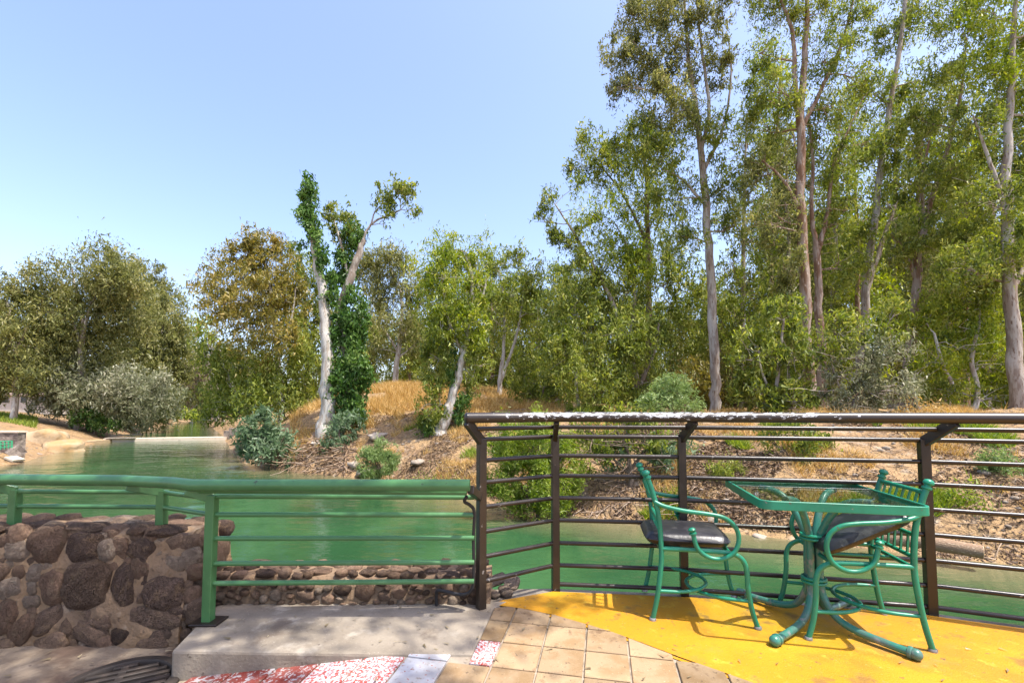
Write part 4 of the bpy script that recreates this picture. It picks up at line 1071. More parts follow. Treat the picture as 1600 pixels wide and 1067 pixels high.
for ja in range(-9, 12):
    for jb in range(-7, 5):
        g_ = .0055
        a0, a1 = ja * TW + g_, (ja + 1) * TW - g_
        b0, b1 = jb * TD + g_, (jb + 1) * TD - g_
        poly = [to_world(a0, b0), to_world(a1, b0), to_world(a1, b1), to_world(a0, b1)]
        cx = sum(p_[0] for p_ in poly) / 4; cy = sum(p_[1] for p_ in poly) / 4
        if cx < -1.95 or cy < .9: continue
        d1, s0, s1 = near_seg(curve, (cx, cy))
        if d1 < .3: poly = clip(poly, s0, s1)
        elif (cx - curve[0][0]) > 0 and cy > np.interp(cx, [c[0] for c in curve[:11]], [c[1] for c in curve[:11]]): continue
        if len(poly) < 3: continue
        d2, q0_, q1_ = near_seg(slab_line, (cx, cy))
        if d2 < .32:
            poly = clip(poly, q0_, q1_)
            if q0_ == SLAB3 and len(poly) >= 3: poly = clip(poly, SLAB4, (.2, 2.98)) if cy > 2.8 else poly
            if q1_ == SLAB3 and cx > -.3 and len(poly) >= 3: pass
        elif cx < -.18 and cy > 2.38: continue
        if len(poly) < 3 or area(poly) < .0025: continue
        cx = sum(p_[0] for p_ in poly) / len(poly); cy = sum(p_[1] for p_ in poly) / len(poly)
        if cx < -.16 and cy > 2.40: continue
        if cy > 3.0: continue
        zc = zp(cx, cy) + rt.uniform(-.0015, .0025)
        n = len(poly)
        top = [(x - cx, y - cy, zp(x, y) - zp(cx, cy)) for x, y in poly]
        mm = 'tile'
        if q0_ in (SLAB1, SLAB2) and d2 < .20 and cx < -.34:
            mm = 'tile_white' if -.62 < cx < -.40 else ('tile_speckle' if rt.random() < .18 else 'tile_red')
        elif d2 < .36 and -.95 < cx < -.55: mm = rt.choice(['tile_red', 'tile'])
        v_ = [(x, y, z) for x, y, z in top] + [(x, y, z - .03) for x, y, z in top]
        f_ = [tuple(range(n)), tuple(reversed(range(n, 2 * n)))] + [(i, i + n, (i + 1) % n + n, (i + 1) % n) for i in range(n)]
        t_o = MB().add(v_, f_).build('tile', M[mm], pave, (cx, cy, zc), smooth=False)
        t_o.rotation_euler = (rt.uniform(-.004, .004), rt.uniform(-.004, .004), 0)
        bevel(t_o, .003, 1)
o = min((c for c in pave.children), key=lambda c: (c.location.x - G(765, 1030, 0).x) ** 2 + (c.location.y - G(765, 1030, 0).y) ** 2)
o.data.materials[0] = M['tile_speckle']

# concrete plinth carrying the green railing
pl = MB()
top = [SLAB0, SLAB1, SLAB2, SLAB3, SLAB4]
pl.prism([(SLAB0[0] - .05, SLAB0[1]), (SLAB1[0] - .03, SLAB1[1] - .03), (SLAB2[0], SLAB2[1] - .012), (SLAB3[0], SLAB3[1] - .004), SLAB4, (-.02, 3.0), (-1.8, 3.0)], -.6, .004)
plinth = pl.build('concrete_plinth', M['concrete'], smooth=False)
tag(plinth, 'worn grey concrete plinth under the green railing', 'plinth')
bevel(plinth, .014, 2)

# rough cement and dirt patch in front of the tall stone wall
M['cement_patch'] = mat('cement_patch', (.21, .165, .12), .95, .1, space='world', layers=[(1.1, (.085, .058, .044), .42, .54), (5, (.27, .215, .16), .54, .68), (20, (.10, .075, .06), .62, .72)], bump=[(5, .8, .05), (30, .6, .012)])
nx_, ny_ = 120, 70
cx_ = np.linspace(-7, -1.70, nx_); cy_ = np.linspace(-.02, 3.0, ny_)
CX, CY = np.meshgrid(cx_, cy_)
GC = G(178, 1076, -.145)
CZ = -.152 + .020 * fbm(CX.ravel(), CY.ravel(), 4.5, 61, 5) * np.clip((np.hypot(CX.ravel() - GC.x, CY.ravel() - GC.y) - .30) * 5, 0, 1)
q_ = np.array([[j * nx_ + i, j * nx_ + i + 1, (j + 1) * nx_ + i + 1, (j + 1) * nx_ + i] for j in range(ny_ - 1) for i in range(nx_ - 1)])
GC = G(178, 1076, -.145)
GR = .285
keepq = []
for f in q_:
    mx_ = np.mean(CX.ravel()[f]); my_ = np.mean(CY.ravel()[f])
    if math.hypot(mx_ - GC.x, my_ - GC.y) > GR - .025: keepq.append(f)
cp = link_mesh('cement_patch', mesh_np('cement_patch', np.stack([CX.ravel(), CY.ravel(), CZ], 1), np.array(keepq), [M['cement_patch']], smooth=True))
cp['kind'] = 'structure'
# iron drain grate
M['iron'] = mat('iron', (.040, .032, .027), .6, .35, metallic=.2, layers=[(8, (.070, .052, .040), .48, .62), (30, (.05, .04, .035), .6, .7)], bump=(50, .4, .004))
M['pit'] = mat('pit', (.015, .012, .01), 1.0, 0.0)
gr = empty('drain_grate', (GC.x, GC.y, -.140), R(28), 'round rusty slotted drain cover set in the cement', 'drain')
ring = MB()
ring.lathe((0, 0, 0), [(GR, -.03), (GR, .006), (GR - .012, .014), (GR - .05, .014), (GR - .055, .004), (GR - .055, -.03)], 48)
rv = ring.v; ring.f = ring.f[:-2]
ring.build('rim', M['iron'], gr)
MB().lathe((0, 0, 0), [(GR - .01, -.20), (GR - .01, -.19)], 32).build('pit', M['pit'], gr)
inner = GR - .057
for k in range(-4, 5):
    yk = k * .052
    hl = math.sqrt(max(.0004, inner ** 2 - (abs(yk) + .014) ** 2))
    bevel(MB().box((-hl, yk - .0125, -.03), (hl, yk + .0125, .008)).build('bar', M['iron'], gr), .003, 1)
for sx in (0,):
    hl = math.sqrt(inner ** 2 - (abs(sx * .13) + .02) ** 2)
    MB().box((sx * .13 - .016, -hl, -.028), (sx * .13 + .016, hl, .005)).build('cross_bar', M['iron'], gr)

# ================================================================== STONE WALLS
M['mortar'] = mat('mortar', (.240, .158, .092), .95, .1, space='world', layers=[(2.2, (.19, .130, .084), .42, .60), (7, (.29, .215, .145), .55, .7), (22, (.11, .078, .055), .58, .70)], bump=[(9, .9, .05), (45, .7, .012)])
def stone_mat(name, c, pores, dust):
    return mat(name, c, .88, .2, layers=[(2.2, tuple(x * 1.35 for x in c), .46, .62), (1.9, dust, .50, .64), (16, tuple(x * .45 for x in c), pores, pores + .06)], bump=[(5, .9, .16), (22, 1.0, .08)], rand=.3, jitter=True)
M['stone_brown'] = stone_mat('stone_brown', (.255, .162, .108), .60, (.30, .205, .13))
M['stone_basalt'] = stone_mat('stone_basalt', (.205, .137, .095), .56, (.28, .19, .12))
M['stone_dark'] = stone_mat('stone_dark', (.135, .090, .066), .53, (.25, .165, .10))
M['stone_tan'] = stone_mat('stone_tan', (.27, .20, .145), .62, (.36, .28, .2))
def wall_core(name, x0, x1, prof, parent, amp, seed, nx=120, cap_r=True):
    """prof: (y, z) outline from the front foot over the top to the back foot"""
    P = []
    pr = catmull([(a, b, 0) for a, b in prof], 7)
    n = len(pr)
    for i in range(nx):
        x = x0 + (x1 - x0) * i / (nx - 1)
        for y, z, _ in pr: P.append((x, y, z))
    P = np.array(P)
    cyc = np.mean([p_[0] for p_ in prof]); czc = np.mean([p_[1] for p_ in prof])
    d = P - np.array([0, cyc, czc]); d[:, 0] = 0
    d = unit(d)
    nz = np.array([mnoise.noise(Vector(p_) * 5 + Vector((seed, 0, 0))) + .5 * mnoise.noise(Vector(p_) * 13 + Vector((0, seed, 0))) for p_ in P])
    P = P + d * (nz * amp)[:, None]
    F = [(i * n + k, i * n + k + 1, (i + 1) * n + k + 1, (i + 1) * n + k) for i in range(nx - 1) for k in range(n - 1)]
    F = [f[::-1] for f in F]
    mb = MB().add(P, F)
    mb.f.append(tuple(range((nx - 1) * n, nx * n))); mb.f.append(tuple(range(n))[::-1])
    return mb.build(name, M['mortar'], parent)
wall = empty('stone_wall', (0, 0, 0), 0, 'tall rough wall of rounded basalt boulders in tan mortar', 'wall')
WX1 = -1.97
prof = [(2.74, -.55), (2.73, -.16), (2.755, .1), (2.785, .34), (2.815, .46), (2.90, .495), (3.02, .50), (3.12, .485), (3.19, .36), (3.21, 0), (3.22, -1.2), (3.22, -3.0)]
wall_core('mortar', -7.0, WX1, prof, wall, .040, 3, 190)
zs = [(a, b) for a, b in prof]
def face_y(z): return float(np.interp(z, [p_[1] for p_ in prof[:5]], [p_[0] for p_ in prof[:5]]))
stones = [ # zoom coordinates in the 330 x 287 px window: cx, cy, rx, ry, tilt, material
 (295, 275, 108, 104, 0, 'stone_brown'), (495, 285, 93, 92, 10, 'stone_dark'), (620, 295, 66, 62, 0, 'stone_tan'), (700, 290, 52, 72, 0, 'stone_brown'), (825, 300, 82, 68, -10, 'stone_dark'),
 (1065, 255, 98, 56, 0, 'stone_basalt'), (510, 500, 128, 132, 0, 'stone_basalt'), (312, 515, 72, 98, 10, 'stone_brown'), (725, 500, 66, 118, 8, 'stone_dark'), (965, 550, 122, 96, 10, 'stone_dark'),
 (1010, 372, 76, 44, 0, 'stone_tan'), (1128, 420, 48, 50, 0, 'stone_brown'), (285, 705, 106, 62, 40, 'stone_basalt'), (565, 690, 96, 54, -6, 'stone_basalt'), (865, 690, 192, 60, -4, 'stone_basalt'),
 (510, 782, 108, 54, -18, 'stone_basalt'), (290, 842, 104, 58, 18, 'stone_basalt'), (700, 796, 54, 50, 0, 'stone_dark'), (868, 826, 106, 62, 8, 'stone_basalt'), (38, 680, 76, 104, 0, 'stone_brown'),
 (380, 740, 36, 60, 0, 'stone_basalt'), (125, 765, 56, 110, -35, 'stone_brown'), (15, 362, 26, 26, 0, 'stone_basalt'), (850, 478, 38, 52, -25, 'stone_dark'), (1112, 560, 46, 50, 0, 'stone_brown'),
 (210, 430, 50, 56, -20, 'stone_tan'), (60, 520, 62, 60, 20, 'stone_tan'), (100, 300, 80, 62, 0, 'stone_tan'), (20, 250, 60, 40, 0, 'stone_brown'), (970, 760, 66, 52, 0, 'stone_basalt'), (1010, 660, 60, 40, 0, 'stone_dark'),
 (30, 860, 60, 50, 0, 'stone_basalt'), (180, 600, 46, 40, 0, 'stone_tan'), (420, 640, 40, 30, 0, 'stone_tan'), (640, 610, 36, 40, 0, 'stone_tan'), (930, 420, 34, 34, 0, 'stone_tan'),
 (-120, 300, 100, 90, 0, 'stone_basalt'), (-130, 520, 110, 110, 0, 'stone_brown'), (-120, 740, 100, 90, 0, 'stone_basalt'), (-330, 320, 100, 100, 0, 'stone_brown'), (-340, 560, 110, 110, 0, 'stone_basalt'), (-330, 780, 100, 90, 0, 'stone_brown')]
rf_ = random.Random(31)
for _ in range(4000):
    cx, cy, rr_ = rf_.uniform(-420, 1150), rf_.uniform(205, 860), rf_.uniform(22, 62)
    if all(math.hypot((cx - t_[0]) / (t_[2] + rr_ * .50), (cy - t_[1]) / (t_[3] + rr_ * .50)) > 1 for t_ in stones):
        stones.append((cx, cy, rr_, rr_ * rf_.uniform(.7, 1.2), rf_.uniform(-40, 40), rf_.choice(['stone_brown', 'stone_basalt', 'stone_tan'])))
for i, (cx, cy, rx, ry, tl, mm) in enumerate(stones):
    u, v = cx / 3.718, 780 + cy / 3.718
    q = D(u, v, 2.74); yy = face_y(q.z)
    q = D(u, v, yy)
    k = yy / FPX / 3.718
    me = rock_mesh('stone', 100 + i, .27, 3, M[mm], freq=1.5, boxy=.25)
    o = link_mesh('stone', me, wall, (q.x, q.y + .012, q.z), (R(rt.uniform(-8, 8)), R(-tl), R(rt.uniform(-10, 10))))
    o.scale = (rx * k * 1.08, min(rx, ry) * k * .60, ry * k * 1.08)
# stones round the end of the wall
for i, (y, z, ry, rz, mm) in enumerate([(2.92, .42, .085, .075, 'stone_basalt'), (3.06, .30, .09, .10, 'stone_brown'), (2.88, .22, .08, .11, 'stone_tan'), (3.05, .06, .10, .11, 'stone_dark'), (2.86, .0, .08, .10, 'stone_dark'), (2.95, -.16, .12, .09, 'stone_basalt'), (3.1, -.2, .1, .1, 'stone_dark'), (3.12, .44, .07, .06, 'stone_dark')]):
    o = link_mesh('stone', rock_mesh('stone', 180 + i, .18, 3, M[mm], boxy=.15), wall, (WX1 - .01, y, z), (0, 0, R(rt.uniform(-10, 10))))
    o.scale = (.065, ry, rz)
# flat stones on top
x = -6.6; i = 0
while x < WX1 - .05:
    for yy in (2.89, 3.02, 3.13):
        rx = rt.uniform(.07, .13)
        mm = rt.choice(['stone_brown', 'stone_basalt', 'stone_dark', 'stone_tan', 'stone_basalt'])
        o = link_mesh('stone', rock_mesh('stone', 200 + i, .22, 2 if x < -3.8 else 3, M[mm], boxy=.2), wall, (x + rt.uniform(-.03, .03), yy + rt.uniform(-.02, .02), .488 + rt.uniform(-.008, .012)), (R(rt.uniform(-6, 6)), R(rt.uniform(-6, 6)), R(rt.uniform(0, 360))))
        o.scale = (rx, rx * .72, .034)
        i += 1
    x += .185
low = empty('low_stone_wall', (0, 0, 0), 0, 'low wall of brown cobbles behind the green railing bars', 'wall')
lp = [(2.955, -.5), (2.95, -.05), (2.96, .06), (2.985, .145), (3.04, .168), (3.12, .172), (3.2, .16), (3.235, .05), (3.24, -.8), (3.24, -3.0)]
wall_core('mortar', -1.95, -.14, lp, low, .012, 9, 90)
rl_ = random.Random(12)
low_st = []
for _ in range(2600):
    x, z, rx = rl_.uniform(-1.9, -.2), rl_.uniform(.0, .135), rl_.uniform(.022, .075)
    rz_ = rx * rl_.uniform(.55, .95)
    if z + rz_ > .165 or z - rz_ < -.03: continue
    if all(math.hypot((x - a_) / (rx * .92 + b_ * .92), (z - c_) / (rz_ * .92 + d_ * .92)) > 1 for a_, c_, b_, d_ in low_st):
        low_st.append((x, z, rx, rz_))
for i, (x, z, rx, rz_) in enumerate(low_st):
    mm = rl_.choice(['stone_brown', 'stone_basalt', 'stone_brown', 'stone_dark', 'stone_tan'])
    o = link_mesh('stone', rock_mesh('stone', 300 + i, .32, 2, M[mm], boxy=.3, freq=1.7), low, (x, 2.958, z), (0, R(rl_.uniform(-25, 25)), 0))
    o.scale = (rx, .028, rz_)
top_st = []
for _ in range(2600):
    x, y, rx = rl_.uniform(-1.9, -.2), rl_.uniform(2.985, 3.215), rl_.uniform(.03, .095)
    ry_ = rx * rl_.uniform(.5, .9)
    if all(math.hypot((x - a_) / (rx * .85 + b_ * .85), (y - c_) / (ry_ * .85 + d_ * .85)) > 1 for a_, c_, b_, d_ in top_st):
        top_st.append((x, y, rx, ry_))
for i, (x, y, rx, ry_) in enumerate(top_st):
    mm = rl_.choice(['stone_brown', 'stone_basalt', 'stone_dark', 'stone_brown'])
    o = link_mesh('stone', rock_mesh('stone', 600 + i, .34, 2, M[mm], boxy=.35, freq=1.7), low, (x, y, .164 + rl_.uniform(-.006, .016)), (R(rl_.uniform(-12, 12)), R(rl_.uniform(-12, 12)), R(rl_.uniform(-25, 25))))
    o.scale = (rx, ry_, .026)
# broken flat slabs where the low wall meets the terrace
for i, (u, v, s) in enumerate([(775, 905, .10), (800, 909, .085), (790, 922, .07), (770, 925, .06)]):
    q = G(u, v, .02)
    o = link_mesh('flagstone', rock_mesh('flagstone', 500 + i, .2, 2, M['stone_tan'], boxy=.5), None, (q.x, q.y, .015), (R(6), R(-12), R(30 + 40 * i)))
    o.scale = (s, s * .7, .022)
    tag(o, 'broken brown flagstone wedged beside the corner railing post', 'stone', 'broken flagstones at the terrace corner')

# ================================================================== RAILINGS
def paint_mat(name, col, chip_scale, chip_col, lo, hi, rough=.38, dust=None):
    ly = [(2.0, tuple(x * .82 for x in col), .45, .62)]
    if dust: ly.append((6, dust, .56, .72))
    ly.append((chip_scale, chip_col, lo, hi))
    return mat(name, col, rough, .45, layers=ly, bump=[(18, .12, .01), (90, .15, .003)], space='world')
M['brown_paint'] = paint_mat('brown_paint', (.024, .0165, .012), 26, (.20, .18, .16), .67, .69, rough=.32, dust=(.038, .028, .020))
M['green_paint'] = paint_mat('green_paint', (.062, .168, .060), 24, (.03, .022, .018), .69, .70, rough=.30, dust=(.10, .22, .09))
# brown handrail with white paint left on its upper side
m, nt, N, L, out = base_mat('peeling_paint')
p = N.new('ShaderNodeBsdfPrincipled'); p.inputs['Roughness'].default_value = .42; p.inputs['Specular IOR Level'].default_value = .45
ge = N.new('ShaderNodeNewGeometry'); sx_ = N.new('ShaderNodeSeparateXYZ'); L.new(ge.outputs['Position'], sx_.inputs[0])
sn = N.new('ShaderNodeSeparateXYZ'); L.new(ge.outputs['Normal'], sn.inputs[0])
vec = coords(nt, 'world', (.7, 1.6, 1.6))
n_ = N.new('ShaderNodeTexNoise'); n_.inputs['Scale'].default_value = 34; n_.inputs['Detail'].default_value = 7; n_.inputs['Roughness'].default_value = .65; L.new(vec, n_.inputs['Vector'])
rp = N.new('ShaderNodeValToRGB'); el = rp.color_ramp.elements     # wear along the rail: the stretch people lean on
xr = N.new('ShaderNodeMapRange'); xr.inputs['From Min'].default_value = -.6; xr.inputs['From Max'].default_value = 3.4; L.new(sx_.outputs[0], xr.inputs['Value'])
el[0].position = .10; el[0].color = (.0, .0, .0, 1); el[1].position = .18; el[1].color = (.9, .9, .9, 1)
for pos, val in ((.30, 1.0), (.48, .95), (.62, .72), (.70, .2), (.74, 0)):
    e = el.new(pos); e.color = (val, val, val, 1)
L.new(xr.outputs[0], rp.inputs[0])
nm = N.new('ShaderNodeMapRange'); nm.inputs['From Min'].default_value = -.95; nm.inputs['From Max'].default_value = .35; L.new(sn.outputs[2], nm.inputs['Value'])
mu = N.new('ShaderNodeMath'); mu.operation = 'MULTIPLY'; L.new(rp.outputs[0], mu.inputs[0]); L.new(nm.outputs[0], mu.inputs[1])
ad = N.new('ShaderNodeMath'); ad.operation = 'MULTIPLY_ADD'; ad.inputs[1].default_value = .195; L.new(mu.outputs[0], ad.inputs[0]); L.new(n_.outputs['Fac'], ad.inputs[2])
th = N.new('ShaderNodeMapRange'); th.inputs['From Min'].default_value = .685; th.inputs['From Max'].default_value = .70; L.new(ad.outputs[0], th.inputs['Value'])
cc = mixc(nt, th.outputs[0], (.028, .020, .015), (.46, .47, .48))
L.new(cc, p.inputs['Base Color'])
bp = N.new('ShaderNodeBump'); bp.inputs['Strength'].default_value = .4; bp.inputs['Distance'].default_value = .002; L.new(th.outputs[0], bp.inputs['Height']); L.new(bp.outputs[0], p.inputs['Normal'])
L.new(p.outputs[0], out.inputs['Surface'])
M['peeling_paint'] = m

brn = empty('brown_railing', (0, 0, 0), 0, 'dark brown steel railing with peeling white paint on its handrail', 'railing')
posts = [Vector((-.195, 2.89, 0)), Vector((.305, 3.20, 0)), Vector((1.17, 3.11, 0)), Vector((2.59, 2.835, 0)), Vector((4.0, 2.26, 0)), Vector((6.2, .1, 0))]
hand = [Vector((-.275, 2.76, 1.200)), Vector((.300, 3.02, 1.200)), Vector((1.20, 2.95, 1.200)), Vector((2.62, 2.655, 1.200)), Vector((3.93, 2.10, 1.2)), Vector((6.05, .0, 1.2))]
PW = .052
for i, p0 in enumerate(posts):
    z0 = -.005 if i == 0 else (-.30 if i in (1, 2, 3, 4, 5) else 0)
    d = (posts[min(i + 1, 5)] - posts[max(i - 1, 0)]).normalized()
    bevel(MB().bar(p0 + Vector((0, 0, z0 if i else -.03)), p0 + Vector((0, 0, 1.065)), PW, PW, up=d).build('post', M['brown_paint'], brn, smooth=False), .004, 2)
    a = p0 + Vector((0, 0, 1.045)); b = hand[i] + Vector((0, 0, -.022))
    bevel(MB().bar(a, b, .034, .062).build('bracket', M['brown_paint'], brn, smooth=False), .003, 1)
zr = [.165, .318, .475, .63, .785, .925, 1.060]
for i in range(5):
    a, b = posts[i], posts[i + 1]
    d = (b - a).normalized()
    for z in ([] if i == 0 else [.035]) + zr:
        ex = .03 if (i == 1 and z == .035) else 0
        MB().tube([a + d * (PW * .46 - ex * 1.6) + Vector((0, 0, z)), b - d * PW * .46 + Vector((0, 0, z))], .0148, 12).build('rail', M['brown_paint'], brn)
    ha = a.lerp(hand[i], .5); hb = b.lerp(hand[i + 1], .5)
    ha.z = hb.z = 1.130
    MB().tube([ha + d * .017, hb - d * .017], .0142, 12).build('rail', M['brown_paint'], brn)
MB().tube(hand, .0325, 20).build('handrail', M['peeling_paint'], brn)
MB().lathe(hand[0], [(.032, 0), (.032, .008), (.025, .015), (.009, .018)], 20, (hand[0] - hand[1]).normalized()).build('end_cap', M['brown_paint'], brn)

grn = empty('green_railing', (0, 0, 0), 0, 'green painted steel railing along the stone wall and plinth', 'railing')
GP = Vector((-1.785, 2.70, 0)); GE = Vector((-.232, 2.80, 0))
WA = Vector((-2.24, 2.905, .5)); WB = Vector((-3.215, 2.935, .5)); WC = Vector((-4.4, 2.96, .5)); WD = Vector((-5.8, 2.98, .5))
def gpost(p_, z0, z1, w=.05):
    return bevel(MB().bar(Vector((p_.x, p_.y, z0)), Vector((p_.x, p_.y, z1)), w, w, up=(0, 1, 0)).build('post', M['green_paint'], grn, smooth=False), .004, 2)
gpost(GP, .012, .745, .052)
for p_ in (WA, WB, WC, WD): gpost(p_, .44, .735)
bevel(MB().box((GP.x - .075, GP.y - .06, .0045), (GP.x + .085, GP.y + .06, .017)).build('base_plate', M['brown_paint'], grn, smooth=False), .003, 1)
HZ = .812
hpts = [Vector((-5.9, 2.88, HZ)), Vector((-4.4, 2.87, HZ)), Vector((-3.3, 2.855, HZ)), Vector((-2.40, 2.80, HZ)), Vector((-2.02, 2.71, HZ)), Vector((-1.86, 2.63, HZ)), Vector((-.245, 2.63, HZ))]
hsm = []
MB().tube([Vector(q) for q in hpts], .0345, 20).build('handrail', M['green_paint'], grn)
for p_, h in ((GP, Vector((-1.90, 2.64, HZ - .03))), (WA, Vector((-2.38, 2.80, HZ - .03))), (WB, Vector((-3.33, 2.86, HZ - .03))), (WC, Vector((-4.5, 2.87, HZ - .03)))):
    bevel(MB().bar(Vector((p_.x, p_.y, .725)), h, .03, .055).build('bracket', M['green_paint'], grn, smooth=False), .003, 1)
dg = (GE - GP).normalized()
for z in (.228, .342, .488, .628, .735):
    MB().tube([GP + dg * .025 + Vector((0, 0, z)), GE + Vector((0, 0, z - .025))], .0148, 12).build('rail', M['green_paint'], grn)
MB().tube([Vector((-1.86, 2.665, .775)), Vector((-.27, 2.70, .757))], .016, 12).build('rail', M['green_paint'], grn)
chain = [GP, WA, WB, WC, WD]
for a, b in zip(chain[:-1], chain[1:]):
    d = Vector((b.x - a.x, b.y - a.y, 0)).normalized()
    for z in (.628, .722):
        MB().tube([Vector((a.x, a.y, z)) + d * .024, Vector((b.x, b.y, z)) - d * .024], .0142, 12).build('rail', M['green_paint'], grn)
bevel(MB().bar(Vector((-.242, 2.66, HZ - .03)), Vector((-.205, 2.865, .70)), .034, .05).build('bracket', M['brown_paint'], grn, smooth=False), .003, 1)
M['rubber'] = mat('rubber', (.022, .02, .02), .55, .35, bump=(40, .2, .003))
cbl = MB().tube(catmull([(-.27, 2.70, .735), (-.285, 2.72, .70), (-.255, 2.76, .67), (-.232, 2.79, .62), (-.238, 2.815, .45), (-.235, 2.82, .25), (-.25, 2.83, .14), (-.32, 2.86, .10), (-.46, 2.90, .11), (-.48, 2.92, .07), (-.48, 2.92, .008)], 6), .0105, 8).build('power_cable', M['rubber'])
tag(cbl, 'black cable looping down the corner railing post', 'cable')

# ================================================================== TABLE AND CHAIRS
M['teal'] = mat('teal', (.012, .205, .115), .36, .5, layers=[(5, (.010, .160, .088), .45, .62), (30, (.09, .075, .05), .66, .69), (55, (.16, .20, .16), .66, .70)], bump=[(14, .12, .008), (80, .18, .002)], jitter=True)
M['worn_teal'] = mat('worn_teal', (.030, .165, .120), .34, .55, layers=[(7, (.075, .14, .115), .46, .62), (22, (.17, .19, .175), .56, .66)], bump=(40, .2, .003), jitter=True)
M['worn_metal'] = mat('worn_metal', (.30, .29, .27), .4, .5, metallic=.5, layers=[(20, (.12, .10, .08), .5, .65)])
M['vinyl'] = mat('vinyl', (.016, .015, .017), .38, .5, layers=[(6, (.045, .042, .044), .48, .66), (22, (.075, .07, .068), .62, .70)], bump=[(7, .35, .02), (70, .2, .003)])
m, nt, N, L, out = base_mat('table_glass')
tr = N.new('ShaderNodeBsdfTransparent'); tr.inputs[0].default_value = (.92, .97, .95, 1)
gl = N.new('ShaderNodeBsdfGlossy'); gl.inputs['Roughness'].default_value = .02
lw = N.new('ShaderNodeLayerWeight'); lw.inputs['Blend'].default_value = .5
pw_ = N.new('ShaderNodeMath'); pw_.operation = 'POWER'; pw_.inputs[1].default_value = 5.0; L.new(lw.outputs['Facing'], pw_.inputs[0])
fr = N.new('ShaderNodeMath'); fr.operation = 'MULTIPLY_ADD'; fr.inputs[1].default_value = .6; fr.inputs[2].default_value = .03; L.new(pw_.outputs[0], fr.inputs[0])
mxs = N.new('ShaderNodeMixShader'); L.new(fr.outputs[0], mxs.inputs[0]); L.new(tr.outputs[0], mxs.inputs[1]); L.new(gl.outputs[0], mxs.inputs[2])
L.new(mxs.outputs[0], out.inputs['Surface'])
M['table_glass'] = m
TZ = .772
tab = empty('glass_table', (1.775, 2.69, 0), R(-12), 'square glass table on four bent teal green tubes', 'table')
def rrect(h, rad, n=7):
    out = []
    for cx, cy, a0 in ((h - rad, h - rad, 0), (-h + rad, h - rad, 90), (-h + rad, -h + rad, 180), (h - rad, -h + rad, 270)):
        for k in range(n):
            a = R(a0 + 90 * k / (n - 1)); out.append((cx + rad * math.cos(a), cy + rad * math.sin(a)))
    return out
ro = rrect(.392, .06); ri = rrect(.378, .048)
n = len(ro)
mb = MB()
v_ = [(x, y, TZ - .047) for x, y in ro] + [(x, y, TZ) for x, y in ro] + [(x, y, TZ) for x, y in ri] + [(x, y, TZ - .047) for x, y in ri]
f_ = []
for i in range(n):
    j = (i + 1) % n
    for k in range(4):
        k2 = (k + 1) % 4
        f_.append((k * n + i, k * n + j, k2 * n + j, k2 * n + i))
mb.add(v_, f_)
bevel(mb.build('rim', M['teal'], tab), .003, 2)
mb = MB().prism(rrect(.3765, .047), TZ - .010, TZ - .003)
mb.build('glass_top', M['table_glass'], tab, smooth=False)
lprof = [(.300, TZ - .024), (.235, TZ - .030), (.165, TZ - .055), (.105, TZ - .12), (.060, .565), (.0325, .48), (.0325, .36), (.034, .25), (.050, .165), (.100, .085), (.185, .046), (.300, .033), (.425, .028)]
for k in range(4):
    a = R(45 + 90 * k)
    e = Vector((math.cos(a), math.sin(a), 0))
    path = [e * r_ + Vector((0, 0, z)) for r_, z in lprof]
    leg = MB().tube(catmull([tuple(p_) for p_ in path], 6), .0200, 14).build('leg', M['worn_teal'] if k else M['worn_teal'], tab)
    MB().lathe(e * .425 + Vector((0, 0, .028)), [(.022, -.004), (.030, 0), (.031, .012), (.026, .016), (.028, .022), (.028, .036), (.022, .048), (.010, .055), (.003, .057)], 14, e).build('foot_knob', M['worn_teal'], leg)
for z in (.495, .515, .245, .265):
    cp_ = [(.058 * math.cos(2 * math.pi * k / 24), .058 * math.sin(2 * math.pi * k / 24), z) for k in range(25)]
    MB().tube(cp_, .0095, 8).build('ring', M['teal'], tab)

